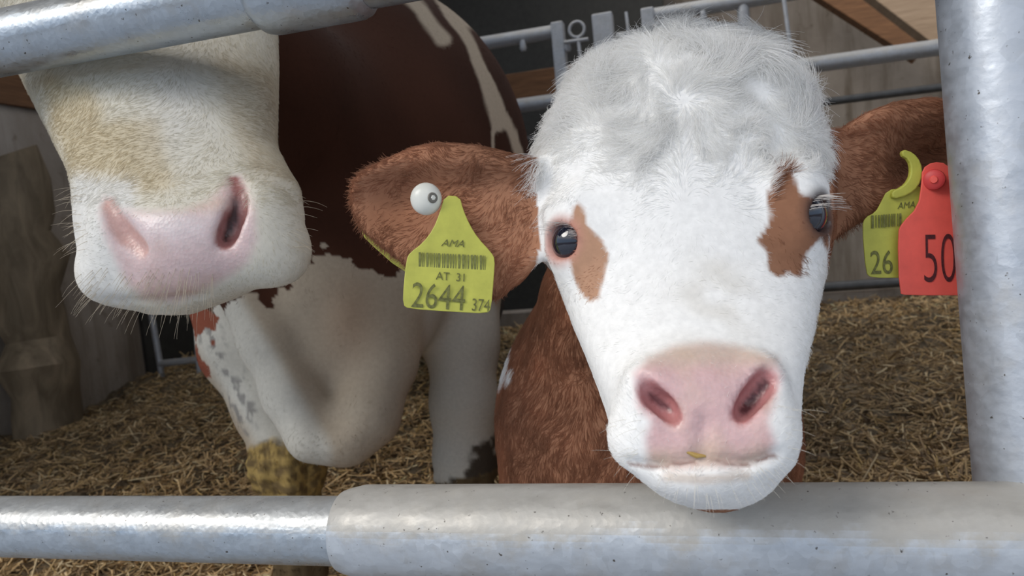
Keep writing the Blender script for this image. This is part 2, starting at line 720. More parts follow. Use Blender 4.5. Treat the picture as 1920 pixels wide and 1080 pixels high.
def poly_dist(px, py, poly):
    """signed distance (negative inside) to a closed polygon"""
    poly = np.asarray(poly, float)
    d = np.full(np.broadcast(px, py).shape, 1e9)
    ins = np.zeros(d.shape, bool)
    n = len(poly)
    for i in range(n):
        a, b = poly[i], poly[(i + 1) % n]
        e = b - a
        wx, wy = px - a[0], py - a[1]
        t = np.clip((wx * e[0] + wy * e[1]) / (e @ e), 0, 1)
        d = np.minimum(d, (wx - t * e[0]) ** 2 + (wy - t * e[1]) ** 2)
        c = (a[1] > py) != (b[1] > py)
        with np.errstate(divide='ignore', invalid='ignore'):
            xi = (b[0] - a[0]) * (py - a[1]) / (b[1] - a[1] if b[1] != a[1] else 1e-9) + a[0]
        ins ^= c & (px < xi)
    return np.where(ins, -1, 1) * np.sqrt(d)


def line_dist(px, py, pts):
    pts = np.asarray(pts, float)
    d = np.full(np.broadcast(px, py).shape, 1e9)
    for a, b in zip(pts[:-1], pts[1:]):
        e = b - a
        wx, wy = px - a[0], py - a[1]
        t = np.clip((wx * e[0] + wy * e[1]) / (e @ e + 1e-9), 0, 1)
        d = np.minimum(d, (wx - t * e[0]) ** 2 + (wy - t * e[1]) ** 2)
    return np.sqrt(d)


def leaf(outline, d0, depth_fn, thick, rnd=.004):
    """a thick curved leaf (an ear): outline in pixels at depth d0, centre sheet at depth_fn(x, z)"""
    o = np.array(outline, float)
    xz = np.stack([(o[:, 0] - 960) / F * d0, -(o[:, 1] - 540) / F * d0], 1)

    def fn(X, Y, Z):
        X2, Z2 = np.broadcast_arrays(X[:, :1, :] if X.ndim == 3 and X.shape[1] == 1 else X, Z)
        d2 = poly_dist(X2, Z2, xz)
        t = thick(X2, Z2) if callable(thick) else thick
        dy = np.abs(Y - depth_fn(X2, Z2)) - t
        return np.minimum(np.maximum(d2 + rnd, dy), 0) + np.sqrt(np.maximum(d2 + rnd, 0) ** 2 + np.maximum(dy, 0) ** 2) - rnd
    lo, hi = xz.min(0), xz.max(0)
    return fn, (np.array([lo[0] - .02, d0 - .09, lo[1] - .02]), np.array([hi[0] + .02, d0 + .09, hi[1] + .02]))


def proj(v):
    """pixel coordinates of view-aligned points"""
    return 960 + v[:, 0] / v[:, 1] * F, 540 - v[:, 2] / v[:, 1] * F


def vnormals(v, f):
    n = np.cross(v[f[:, 2]] - v[f[:, 0]], v[f[:, 3]] - v[f[:, 1]])
    out = np.zeros_like(v)
    for i in range(4):
        np.add.at(out, f[:, i], n)
    return out / (np.linalg.norm(out, axis=1, keepdims=True) + 1e-12)


def relax(v, f, it=2, lam=.5):
    e = np.concatenate([f[:, [0, 1]], f[:, [1, 2]], f[:, [2, 3]], f[:, [3, 0]]])
    for _ in range(it):
        s_ = np.zeros_like(v)
        c_ = np.zeros(len(v))
        np.add.at(s_, e[:, 0], v[e[:, 1]])
        np.add.at(c_, e[:, 0], 1)
        v = v + lam * (s_ / np.maximum(c_, 1)[:, None] - v)
    return v


def wob(p, freq, seed=0, dims=1, oct_=3):
    """smooth pseudo-noise in about -1..1"""
    r = np.random.default_rng(seed)
    out = np.zeros((len(p), dims))
    tot = 0
    for o_ in range(oct_):
        for _ in range(5):
            k_ = r.normal(size=3)
            k_ = k_ / np.linalg.norm(k_) * freq * 2 ** o_ * r.uniform(.7, 1.4)
            ph = r.uniform(0, 6.28, dims)
            out += np.sin((p @ k_)[:, None] + ph) * .5 ** o_
        tot += .5 ** o_ * 2.0
    out /= tot
    return out if dims > 1 else out[:, 0]


def nrm(a):
    return a / (np.linalg.norm(a, axis=1, keepdims=True) + 1e-12)


def coat(name, parent, mat, v, f, n, weight, length, flow, tint, lift=.45, rad=.00028, curl=.3, clump=.004,
         seg=5, seed=1, droop=0.0, face_cam=True, jitter=.25):
    """short hairs rooted on quads; all callables take root positions (and normals) in view-aligned metres"""
    r = np.random.default_rng(seed)
    c = v[f].mean(1)
    nn_ = np.cross(v[f[:, 2]] - v[f[:, 0]], v[f[:, 3]] - v[f[:, 1]])
    ar = np.linalg.norm(nn_, axis=1) / 2
    fn_ = nrm(nn_)
    w = ar * weight(c, fn_)
    if face_cam:
        facing = -(fn_ * nrm(c)).sum(1)
        w = w * np.where(facing > -.35, 1, .12)
    w = np.maximum(w, 0)
    pick = r.choice(len(f), size=n, p=w / w.sum())
    a, b = r.random(n), r.random(n)
    q = v[f[pick]]
    p = (q[:, 0] * ((1 - a) * (1 - b))[:, None] + q[:, 1] * (a * (1 - b))[:, None] + q[:, 2] * (a * b)[:, None] + q[:, 3] * ((1 - a) * b)[:, None])
    vn = vnormals(v, f)
    N_ = nrm(vn[f[pick]].mean(1))
    L_ = length(p) * r.uniform(.6, 1.25, n)
    fl = flow(p, N_)
    # clumps: nearby hairs lean the same way
    fl = fl + jitter * 2.2 * wob(p, 1 / clump, seed + 3, 3, 2) + r.normal(size=(n, 3)) * jitter
    fl = nrm(fl - N_ * (fl * N_).sum(1)[:, None])
    side = np.cross(N_, fl)
    lf = lift(p) if callable(lift) else np.full(n, lift)
    lf = np.clip(lf * r.uniform(.6, 1.4, n), .05, 1.2)[:, None]
    cu = (curl(p) if callable(curl) else np.full(n, curl))[:, None] * wob(p, 1 / (clump * 1.6), seed + 9, 1, 2)[:, None] * 2
    pts = [p - N_ * .0008]
    st = (L_ / (seg - 1))[:, None]
    down = np.array([.096, .08, -.99])
    cur = pts[0]
    for i in range(1, seg):
        t = i / (seg - 1)
        d = nrm(fl * (1 - .25 * lf) + N_ * lf * (1.1 - 1.0 * t) + side * cu * t * 1.6 + down * droop * t)
        cur = cur + d * st
        pts.append(cur)
    pts = np.stack(pts, 1)
    hc = bpy.data.hair_curves.new(name)
    hc.add_curves([seg] * n)
    off = np.zeros(3)
    qn = parent
    while qn is not None:
        off += np.array(qn.location)
        qn = qn.parent
    W = c2w(pts.reshape(-1, 3)) - off
    hc.points.foreach_set('position', W.astype(np.float32).ravel())
    ra = hc.attributes.get('radius') or hc.attributes.new('radius', 'FLOAT', 'POINT')
    tp = np.linspace(1, .25, seg)[None, :] * (rad(p)[:, None] if callable(rad) else rad)
    ra.data.foreach_set('value', np.broadcast_to(tp, (n, seg)).astype(np.float32).ravel())
    ta = hc.attributes.new('tint', 'FLOAT_COLOR', 'POINT')
    cc = np.ones((n, seg, 4), dtype=np.float32)
    cc[:, :, :3] = (tint(p) * r.uniform(.86, 1.08, (n, 1)))[:, None, :]
    ta.data.foreach_set('color', np.clip(cc, 0, .95).ravel())
    hc.materials.append(mat)
    o = bpy.data.objects.new(name, hc)
    COL.objects.link(o)
    o.parent = parent
    return o


def strands(name, parent, mat, roots, dirs, lens, rad, tint, seg=6, droop=.4, seed=2):
    r = np.random.default_rng(seed)
    mb = MB()
    for p, d, l in zip(roots, dirs, lens):
        cur = np.array(p, float)
        d = np.array(d, float)
        pts = [c2w(cur)]
        for i in range(seg):
            d = d + np.array([.096, .08, -.99]) * droop / seg + r.normal(size=3) * .04
            d /= np.linalg.norm(d)
            cur = cur + d * l / seg
            pts.append(c2w(cur))
        mb.tube(pts, list(np.linspace(rad, rad * .3, seg + 1)), 5)
    o = mb.build(name, mat, parent)
    set_col(o, 'tint', np.tile(np.array(tint), (len(o.data.vertices), 1)))
    return o


def ground_pt(pc, z=0.0):
    """view-aligned point on the floor straight below a view-aligned point"""
    w_ = c2w(pc)
    w_[2] = z
    return w2c(w_)


def lerpc(a, b, t):
    return np.asarray(a)[None, :] * (1 - t[:, None]) + np.asarray(b)[None, :] * t[:, None]


def sstep(x, a, b):
    t = np.clip((x - a) / (b - a), 0, 1)
    return t * t * (3 - 2 * t)


WHITE = (.95, .945, .93)
BROWN = (.40, .195, .115)

# ================================================================== CALF (white face, brown ears)
S1 = Sdf()
rows = [
    # py   xl    xr    ds    front back  n
    (58, 1262, 1335, .690, .672, .72, 2.0),
    (75, 1190, 1395, .685, .650, .75, 2.0),
    (100, 1140, 1440, .68, .628, .77, 2.0),
    (140, 1090, 1475, .675, .606, .79, 2.1),
    (200, 1046, 1507, .67, .588, .80, 2.2),
    (280, 1018, 1535, .665, .573, .82, 2.2),
    (360, 1010, 1550, .655, .562, .82, 2.2),
    (430, 1018, 1550, .645, .553, .81, 2.2),
    (500, 1036, 1535, .63, .543, .80, 2.2),
    (560, 1058, 1520, .61, .528, .78, 2.2),
    (620, 1080, 1508, .59, .508, .76, 2.2),
    (680, 1106, 1490, .565, .488, .74, 2.3),
    (740, 1130, 1482, .545, .472, .72, 2.4),
    (800, 1152, 1480, .53, .464, .70, 2.5),
    (850, 1166, 1472, .525, .466, .67, 2.6),
    (885, 1195, 1450, .52, .474, .64, 2.5),
    (915, 1222, 1430, .52, .482, .61, 2.4),
    (938, 1262, 1398, .52, .494, .58, 2.2),
    (948, 1300, 1370, .52, .505, .56, 2.0),
]
fn, bb = loft(rows)
S1.add(fn, .02, bb)
# neck, chest, barrel, legs
chain(S1, [(P(1290, 420, .76), .085), ((.165, .90, -.03), .12), ((.17, 1.02, -.12), .165)], .06, k_in=.05)
add_e(S1, (.178, 1.0, -.20), (.198, .20, .20), .06)
add_e(S1, (.225, 1.25, -.06), (.17, .36, .20), .08)
add_e(S1, (.345, 1.72, -.04), (.195, .60, .24), .08)
add_e(S1, (.42, 2.12, .02), (.19, .30, .22), .08)
for (hx, hd, hz, kind) in ((.075, 1.0, -.30, 0), (.29, 1.03, -.30, 0), (.31, 2.15, -.10, 1), (.53, 2.15, -.10, 1)):
    top = np.array([hx, hd, hz])
    g = ground_pt(top, .04)
    if kind == 0:
        kn = g + (top - g) * .52 + np.array([0, -.01, 0])
        chain(S1, [(top, .075), (kn + [0, 0, .05], .042), (kn, .040), (g + (top - g) * .16, .027), (g + (top - g) * .05, .034), (g, .042)], .05, k_in=.015)
    else:
        hk = g + (top - g) * .50 + np.array([0, .10, 0])
        st_ = g + (top - g) * .72 + np.array([0, -.05, 0])
        chain(S1, [(top, .14), (st_, .085), (hk, .045), (g + (top - g) * .14 + [0, .03, 0], .030), (g, .042)], .05, k_in=.02)
# brows, eye bulges
EYES1 = []
for (ex, ey, sgn) in ((1070, 453, -1), (1514, 404, 1)):
    sp_ = S1.surf(ex, ey)
    out = np.array([sgn * .74, -.66, .02])
    out /= np.linalg.norm(out)
    ec = sp_ - out * .006
    EYES1.append((ec, out, sgn))
for ec, out, sgn in EYES1:
    add_e(S1, ec - out * .002, (.024, .024, .026), .022)
    # brow ridge
    chain(S1, [(ec + [sgn * -.022, -.004, .022], .007), (ec + [sgn * -.002, -.002, .031], .009), (ec + [sgn * .012, .012, .024], .007)], .02)
for ec, out, sgn in EYES1:
    s2 = ec + out * .017
    R = np.array([[out[1] * -1, out[0], 0], out, [0, 0, 1.0]])
    R[0] = np.cross(out, [0, 0, 1])
    R[0] /= np.linalg.norm(R[0])
    R[2] = np.cross(R[0], out)
    tlt = -sgn * .25
    a0, a2 = R[0] * math.cos(tlt) + R[2] * math.sin(tlt), -R[0] * math.sin(tlt) + R[2] * math.cos(tlt)
    add_e(S1, s2, (.0165, .013, .0135), .004, True, R=[a0, out, a2])
# muzzle volumes: nose pad, nostril wings, upper lip, chin
NP = S1.surf(1325, 745)
add_e(S1, NP + [0, .022, .0], (.048, .028, .030), .02)
for (wx, wy) in ((1222, 742), (1432, 722)):
    q = S1.surf(wx, wy)
    add_e(S1, q + [0, .010, 0], (.017, .016, .021), .012)
for (wx, wy) in ((1210, 830), (1440, 815)):
    q = S1.surf(wx, wy)
    add_e(S1, q + [0, .016, 0], (.022, .022, .022), .016)
q = S1.surf(1325, 905)
add_e(S1, q + [0, .02, .002], (.032, .026, .016), .015)


def carve(S, pts, k=.004):
    """a channel into the surface along pixel points (px, py, radius in m, sink in m)"""
    out = []
    pa_ = np.array(pts, float)
    tt = np.linspace(0, len(pts) - 1, (len(pts) - 1) * 3 + 1)
    for (x, y, r, snk) in np.stack([np.interp(tt, np.arange(len(pts)), pa_[:, i]) for i in range(4)], 1):
        q = S.surf(x, y)
        dirv = q / np.linalg.norm(q)
        out.append((q + dirv * (snk - r * .0), r))
    return out


nl = carve(S1, [(1203, 715, .0035, .000), (1222, 742, .0060, .004), (1246, 762, .0068, .008), (1264, 782, .0038, .003)])
nr = carve(S1, [(1447, 692, .0038, .000), (1430, 722, .0065, .004), (1406, 752, .0074, .008), (1388, 778, .0046, .004)])
nld = [(p_ + np.array([.003, .022, .004]), r_ * .55) for p_, r_ in nl[5:7]]
nrd = [(p_ + np.array([-.002, .022, .004]), r_ * .75) for p_, r_ in nr[5:9:2]]
mouth = carve(S1, [(1180, 868, .0022, -.0005), (1235, 876, .0026, .001), (1290, 868, .003, .001), (1345, 866, .003, .001), (1400, 872, .0028, .001), (1462, 850, .0024, 0)])
phil = carve(S1, [(1322, 790, .002, -.0006), (1318, 826, .0026, 0), (1314, 862, .0026, 0)])
chain(S1, nl, .005, True, k_in=.003)
chain(S1, nr, .005, True, k_in=.003)
chain(S1, nld, .005, True)
chain(S1, nrd, .005, True)
chain(S1, mouth, .005, True)
chain(S1, phil, .008, True)

# ears
ELD, ERD = .635, .665
ear_l = [(1022, 300), (985, 297), (940, 286), (890, 275), (830, 270), (780, 276), (730, 296), (690, 314), (660, 332), (647, 362),
         (652, 395), (672, 430), (712, 462), (760, 498), (820, 530), (880, 552), (935, 560), (985, 520), (1030, 470)]
ear_r = [(1520, 250), (1560, 252), (1605, 222), (1660, 200), (1720, 190), (1790, 192), (1850, 205), (1900, 235), (1915, 275), (1890, 320),
         (1840, 350), (1780, 352), (1725, 345), (1690, 372), (1655, 398), (1615, 412), (1575, 440), (1530, 470)]


def ear_sheet_l(x, z):
    px, py = x / ELD * F + 960, 540 - z / ELD * F
    # rolled upper rim nearer the eye, hollow below it, tip leaning away
    t = np.clip((py - 275) / 260, -.2, 1.2)
    hollow = .020 * np.exp(-((px - 745) / 85) ** 2 - ((py - 385) / 62) ** 2)
    rim = -.012 * np.exp(-((py - (300 + .10 * np.abs(px - 830))) / 34) ** 2)
    low = -.004 * np.exp(-((py - 470) / 60) ** 2)
    return ELD + hollow + rim + low + .018 * np.clip((900 - px) / 250, 0, 1) ** 2 + .004


def ear_sheet_r(x, z):
    px, py = x / ERD * F + 960, 540 - z / ERD * F
    hollow = .026 * np.exp(-((px - 1745) / 80) ** 2 - ((py - 318) / 45) ** 2)
    rim = -.014 * np.exp(-((py - 225) / 40) ** 2)
    return ERD + hollow + rim + .016 * np.clip((px - 1650) / 250, 0, 1) ** 2


fn, bb = leaf(ear_l, ELD, ear_sheet_l, .0060, .005)
S1.add(fn, .014, bb)
fn, bb = leaf(ear_r, ERD, ear_sheet_r, .0065, .005)
S1.add(fn, .014, bb)
chain(S1, [(P(1050, 400, .70), .045), (P(985, 400, .66), .026)], .03)
chain(S1, [(P(1520, 350, .72), .045), (P(1585, 330, .685), .028)], .03)

xs = axis_steps([(-.19, .0032), (.50, .012), (.95, None)])
ys = axis_steps([(.44, .0030), (.74, .006), (.92, .012), (2.60, None)])
zs = axis_steps([(-.86, .012), (-.26, .0032), (.26, None)])
V1, F1 = S1.mesh(xs, ys, zs)
V1 = relax(V1, F1, 2, .4)


def lerpc_v(a, b, t):
    t = np.clip(t, 0, 1)[:, None]
    return a * (1 - t) + b * t


def calf_tint(p, skin=False):
    px, py = proj(p)
    d = p[:, 1]
    x = p[:, 0]
    # organic edge wobble
    wv = wob(p, 90, 4, 2, 3)
    ex, ey = px + wv[:, 0] * 9, py + wv[:, 1] * 9
    white = np.tile(np.array(WHITE), (len(p), 1))
    fur = white.copy()
    t = wob(p, 60, 21, 1, 2)
    br = np.array(BROWN) * (1 + .20 * t[:, None]) * np.array([1, 1, 1])
    # brown parts: ears, neck, body
    inhead = (d < .70) & (px > 1000 + 10 * wv[:, 0]) & (px < 1556) & (py < 955)
    neck = (d > .705) | ((py > 520) & (px < 1060) & (d > .68))
    ear = ((px < 1006 + 9 * wv[:, 1]) | (px > 1553 + 6 * wv[:, 1])) & (d > .585)
    isb = neck | ear | ~inhead
    isb &= ~((py < 330) & (d > .70) & (d < .76) & (px > 1030) & (px < 1540))
    # bright lit hair along the neck's left edge, painted white
    lit_rim = (poly_dist(ex, ey, [(988, 512), (996, 545), (976, 600), (964, 650), (952, 715), (915, 715), (920, 620), (945, 530)]) < 0) & (d > .7)
    isb &= ~lit_rim
    patch_l = poly_dist(ex, ey, [(1082, 382), (1098, 390), (1106, 425), (1128, 452), (1140, 480), (1132, 515), (1122, 560), (1104, 572),
                                 (1088, 560), (1080, 520), (1076, 486), (1052, 480), (1040, 455), (1044, 428), (1070, 420)])
    patch_r = poly_dist(ex, ey, [(1462, 312), (1482, 308), (1498, 330), (1506, 362), (1552, 372), (1556, 470), (1532, 452), (1512, 478), (1506, 518),
                                 (1484, 508), (1462, 520), (1446, 512), (1438, 470), (1424, 455), (1436, 428), (1440, 380)])
    face = d < .70
    out = np.where(isb[:, None], br, white)
    pl = sstep(-patch_l, -3, 4) * face
    pr = sstep(-patch_r, -3, 4) * face
    out = lerpc_v(out, np.array((.50, .29, .19)), pl)
    out = lerpc_v(out, np.array((.30, .145, .085)), pr)
    # greyer, yellower worn hair on the bridge of the nose
    g = np.exp(-((px - 1345) / 75) ** 2 - ((py - 560) / 70) ** 2) * face * (.5 + .5 * wob(p, 150, 8, 1, 2))
    out = lerpc_v(out, np.array((.52, .47, .38)), np.clip(g, 0, 1) * .55)
    # shade in the ear hollows, darkened in the colour
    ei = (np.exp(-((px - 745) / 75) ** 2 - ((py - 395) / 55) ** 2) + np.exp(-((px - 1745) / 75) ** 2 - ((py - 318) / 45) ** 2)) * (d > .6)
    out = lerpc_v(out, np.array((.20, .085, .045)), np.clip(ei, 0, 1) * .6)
    # eye rims
    for ec, o_, s_ in EYES1:
        r_ = np.linalg.norm(p - (ec + o_ * .010), axis=1)
        rim = sstep(r_, .026, .016)
        out = lerpc_v(out, np.array((.55, .27, .22) if s_ < 0 else (.07, .045, .042)), rim * .9)
    return out


def lerpc_v(a, b, t):
    t = np.clip(t, 0, 1)[:, None]
    return a * (1 - t) + b * t


NOSE1 = [(1190, 700), (1215, 672), (1262, 650), (1320, 642), (1380, 648), (1428, 662), (1455, 672), (1466, 706), (1452, 752), (1440, 790),
         (1452, 830), (1440, 858), (1390, 876), (1320, 874), (1262, 880), (1215, 868), (1212, 820), (1222, 790), (1196, 762)]


def bare1(p):
    px, py = proj(p)
    d = poly_dist(px, py, NOSE1)
    return sstep(-d, -14, 12) * (p[:, 1] < .56)


def skin1(p):
    c = calf_tint(p)
    px, py = proj(p)
    b = bare1(p)
    pink = np.tile(np.array((.70, .47, .47)), (len(p), 1))
    pink = lerpc_v(pink, np.array((.66, .53, .44)), sstep(-py, -705, -665) * .8)          # sandy top edge
    pink = lerpc_v(pink, np.array((.62, .47, .36)), sstep(py, 815, 865) * .7 + .25 * wob(p, 200, 31, 1, 2))
    out = lerpc_v(c, np.array((1, 1, 1)), np.zeros(len(p)))
    t = b[:, None]
    out = out * (1 - t) + pink * t
    # nostril membrane, then the shade inside the holes painted dark
    for pts in (nl[2:], nr[2:]):
        dm = np.min([np.linalg.norm(p - q_, axis=1) - r_ for q_, r_ in pts], axis=0)
        out = lerpc_v(out, np.array((.46, .17, .17)), sstep(-dm, -.0045, -.0005) * .85)
    fr_ = p[:, 1] < .56
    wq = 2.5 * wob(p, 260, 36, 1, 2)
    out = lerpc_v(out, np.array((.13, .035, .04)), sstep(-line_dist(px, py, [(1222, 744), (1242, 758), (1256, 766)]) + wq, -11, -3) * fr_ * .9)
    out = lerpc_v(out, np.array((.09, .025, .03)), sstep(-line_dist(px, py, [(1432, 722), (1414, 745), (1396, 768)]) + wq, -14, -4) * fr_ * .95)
    dm = line_dist(px, py, [(1180, 868), (1235, 876), (1290, 868), (1345, 866), (1400, 872), (1462, 850)])
    out = lerpc_v(out, np.array((.30, .17, .14)), sstep(-dm, -5, -1) * (p[:, 1] < .53) * .8)
    dd = line_dist(px, py, [(1250, 895), (1320, 900), (1400, 892)])
    out = lerpc_v(out, np.array((.55, .42, .32)), sstep(-dd, -16, -2) * (p[:, 1] < .53) * .6)
    return out


calf = empty('calf', tuple(c2w(ground_pt((.2, 1.05, 0)))), 'young calf with curly white face and brown ears, resting its chin on the lower rail', 'calf')
body1 = mesh_obj('body', c2w(V1), F1, M['skin'], calf)
set_col(body1, 'hide', skin1(V1))
bb1 = bare1(V1)
set_col(body1, 'bare', np.repeat(bb1[:, None], 3, 1))
for ec, out, sgn in EYES1:
    mb = MB()
    mb.ball(c2w(ec + out * .0015), .0185, 32, 20)
    eo = mb.build('eye', M['eye'], calf)
    R0 = np.cross(out, [0, 0, 1.0])
    # rims of the lids
W1, W2 = S1.surf(1285, 185), S1.surf(1290, 392)


def flow1(p, n):
    px, py = proj(p)
    f1, f2 = nrm(p - W1), nrm(p - W2)
    up = nrm(np.stack([p[:, 0] * 0 + (px - 1290) / 260, np.full(len(p), .2), np.where(py < 200, .6, -.4)], 1))
    w1 = np.exp(-((py - 185) / 95) ** 2 - ((px - 1285) / 170) ** 2)[:, None]
    w2 = np.exp(-((py - 400) / 130) ** 2 - ((px - 1290) / 160) ** 2)[:, None]
    side = nrm(np.stack([np.sign(px - 1290) * .8, np.full(len(p), .9), np.full(len(p), -.55)], 1))
    down = nrm(np.stack([(px - 1300) / 200, np.full(len(p), .15), np.full(len(p), 1.0)], 1))
    g = f1 * w1 * 1.6 + f2 * w2 * 1.4 + side * .5
    g = np.where((py > 560)[:, None], down * .7 + side * .8, g)
    tw = (sstep(-py, -380, -230) * (p[:, 1] < .72))[:, None]
    g = g + tw * (.75 * wob(p, 55, 41, 3, 2) + .25 * np.array([0, -.4, .5])[None, :])
    # ears: towards the tips; neck: downwards
    el = ((px < 1005) & (py < 580) & (p[:, 1] < .72))[:, None]
    er = ((px > 1560) & (p[:, 1] < .72))[:, None]
    g = np.where(el, np.array([-.9, .1, 0])[None, :] + np.stack([0 * px, 0 * px, -.9 * sstep(py, 330, 420) + .25 * sstep(-py, -330, -280)], 1), g)
    g = np.where(er, np.array([.9, .1, -.25])[None, :], g)
    bk = (p[:, 1] > .72)[:, None]
    g = np.where(bk, np.array([-.12, .35, -1.0])[None, :], g)
    return nrm(g)


def isear(p):
    px, py = proj(p)
    return ((px < 1000) | (px > 1560)) & (p[:, 1] < .73) & (py < 590)


def len1(p):
    px, py = proj(p)
    l = .0058 + .017 * sstep(-py, -420, -190) + .006 * sstep(-py, -120, -70)
    l += .012 * np.exp(-((px - 1385) / 45) ** 2 - ((py - 105) / 40) ** 2) + .010 * np.exp(-((px - 1040) / 40) ** 2 - ((py - 240) / 50) ** 2)
    l = l * (1 + .55 * wob(p, 90, 43, 1, 2) * (py < 400))
    l = np.where(py > 560, .0055, l)
    l += .004 * sstep(np.abs(px - 1285), 190, 250) * (py < 700)
    l = np.where(isear(p), .0095, l)
    l = np.where(p[:, 1] > .72, .015, l)
    for ec, o_, s_ in EYES1:
        r_ = np.linalg.norm(p - ec, axis=1)
        l = np.where(r_ < .035, .004 + .0 * l, l)
    return l


def wt1(c, n):
    w = 1.0 - .985 * bare1(c)
    for ec, o_, s_ in EYES1:
        r_ = np.linalg.norm(c - (ec + o_ * .012), axis=1)
        w = w * sstep(r_, .014, .022)
    w = w * np.where(c[:, 1] > 1.15, .12, 1) * np.where(c[:, 1] > .74, .45, 1)
    for pts in (nl, nr, nld, nrd):
        dm = np.min([np.linalg.norm(c - q_, axis=1) - r_ for q_, r_ in pts], axis=0)
        w = w * (dm > .002)
    return w


HAIR = 1.0
coat('coat', calf, M['hair'], V1, F1, int(270000 * HAIR), wt1, len1, flow1, calf_tint,
     lift=lambda p: .24 + .26 * sstep(-proj(p)[1], -400, -120) * (~isear(p)), curl=lambda p: .2 + .8 * sstep(-proj(p)[1], -420, -200) * (~isear(p)) * (p[:, 1] < .72),
     rad=lambda p: np.where(p[:, 1] > .72, .00030, .00022), clump=.006, seed=7)
# lashes and long guard hairs
r_ = np.random.default_rng(4)
ro, di, le = [], [], []
for ec, out, sgn in EYES1:
    for _ in range(34):
        a = r_.uniform(.15, math.pi - .15)
        u = np.cross(out, [0, 0, 1.0])
        u /= np.linalg.norm(u)
        q = ec + out * .012 + u * math.cos(a) * .016 + np.array([0, 0, 1]) * math.sin(a) * .0135
        ro.append(q)
        di.append(out * 1.0 + np.array([sgn * .35, 0, .25]) + u * math.cos(a) * .4)
        le.append(r_.uniform(.012, .022))
strands('eyelashes', calf, M['whisker'], ro, di, le, .00022, (.75, .70, .66), seed=5)
ro, di, le = [], [], []
for _ in range(70):
    x, y = r_.uniform(1170, 1475), r_.uniform(855, 935)
    q = S1.surf(x, y)
    if q is None: continue
    ro.append(q)
    di.append([(x - 1325) / 160, -.45, -.6])
    le.append(r_.uniform(.005, .014))
for _ in range(26):
    sgn = r_.choice([-1, 1])
    x, y = (r_.uniform(1155, 1215) if sgn < 0 else r_.uniform(1440, 1490)), r_.uniform(760, 860)
    q = S1.surf(x, y)
    if q is None: continue
    ro.append(q)
    di.append([sgn * 1.0, -.3, r_.uniform(-.4, .3)])
    le.append(r_.uniform(.008, .022))
strands('whiskers', calf, M['whisker'], ro, di, le, .00012, (.72, .68, .60), seed=6)
# hooves
for (hx, hd, hz) in ((.075, 1.0, -.30), (.29, 1.03, -.30), (.31, 2.15, -.10), (.53, 2.15, -.10)):
    g = c2w(ground_pt((hx, hd, hz), 0))
    mb = MB()
    for s_ in (-1, 1):
        mb.tube([g + [s_ * .02, -.012, .0], g + [s_ * .02, 0, .055]], [.030, .022], 14)
    mb.build('hoof', M['hoof'], calf)

# ================================================================== FRONT FENCE
def at_fence(px, py, d_c=.635):
    """axis point of the front fence plane under a pixel"""
    u = (px - 960) / F
    d = d_c / (1 + math.tan(YAW) * u)
    return P(px, py, d)


q640 = c2w(at_fence(648, 995))
ul, rail_v = np.dot(q640, E1), np.dot(q640, E2)
q0 = c2w(at_fence(120, 58))
u0, qc = np.dot(q0, E1), np.dot(c2w(at_fence(575, -25)), E1)
pq = c2w(P(1893, 540, .575))
fence = empty('pen_fence', (pq[0], pq[1], 0), 'galvanised tube fence in front of both animals, two rails and a thick upright post', 'fence')


def rl(u): return B(u, rail_v, q640[2])


def ru(u): return B(u, np.dot(q0, E2), q0[2])


MB().tube([rl(ul - 3.0), rl(ul + .01)], .0305, 40).build('lower_rail', M['galv'], fence)
sl = MB().tube([rl(ul - .001), rl(ul), rl(ul + .006), rl(ul + .02), rl(ul + 1.6)], [.031, .0355, .0375, .0405, .041], 48).build('rail_sleeve', M['galv_sleeve'], fence)
sl['label'] = 'wider dull grey sleeve tube'
MB().tube([ru(u0 - 3.0), ru(qc + .9)], .0325, 40).build('upper_rail', M['galv'], fence)
MB().tube([ru(qc - .052), ru(qc - .046), ru(qc - .038), ru(qc + .048), ru(qc + .054), ru(qc + .06)], [.033, .0385, .0405, .0405, .0385, .033], 40).build('clamp', M['galv'], fence)
pa, pb = WP(1871, 0, .588), WP(1945, 900, .566)
pt = pb - pa
MB().tube([pa + pt * ((0 - pa[2]) / pt[2]), pa + pt * ((2.0 - pa[2]) / pt[2])], .0425, 48).build('post', M['galv_post'], fence)


# ================================================================== COW (cream muzzle, dark brown body)
S2 = Sdf()
rows = [
    # py    xl   xr   ds    front back   n
    (-265, 190, 330, 1.02, .985, 1.08, 2.0),
    (-240, 130, 390, 1.01, .955, 1.11, 2.0),
    (-190, 75, 450, 1.00, .93, 1.14, 2.2),
    (-120, 38, 492, .975, .900, 1.15, 2.3),
    (-60, 12, 508, .955, .880, 1.14, 2.3),
    (0, 2, 514, .935, .858, 1.12, 2.3),
    (60, 10, 519, .91, .832, 1.09, 2.3),
    (140, 38, 522, .885, .800, 1.06, 2.3),
    (215, 75, 519, .855, .768, 1.03, 2.3),
    (280, 108, 518, .83, .742, 1.0, 2.3),
    (325, 130, 540, .81, .718, .97, 2.4),
    (360, 138, 560, .795, .700, .95, 2.5),
    (410, 140, 569, .78, .682, .93, 2.5),
    (460, 146, 564, .775, .676, .91, 2.4),
    (500, 156, 536, .77, .676, .90, 2.3),
    (540, 172, 484, .77, .682, .88, 2.2),
    (565, 200, 430, .77, .694, .86, 2.1),
    (580, 250, 385, .77, .71, .84, 2.0),
    (588, 295, 355, .77, .73, .82, 2.0),
]
fn, bb = loft(rows, -.42)
S2.add(fn, .02, bb)
chain(S2, [((-.52, 1.08, .38), .12), ((-.45, 1.26, .30), .18), ((-.38, 1.50, .22), .27)], .08, k_in=.06)
add_e(S2, (-.35, 1.95, .28), (.40, .62, .47), .10)
add_e(S2, (-.43, 2.75, .29), (.47, .85, .50), .12)
add_e(S2, (-.44, 3.35, .32), (.34, .40, .42), .12)
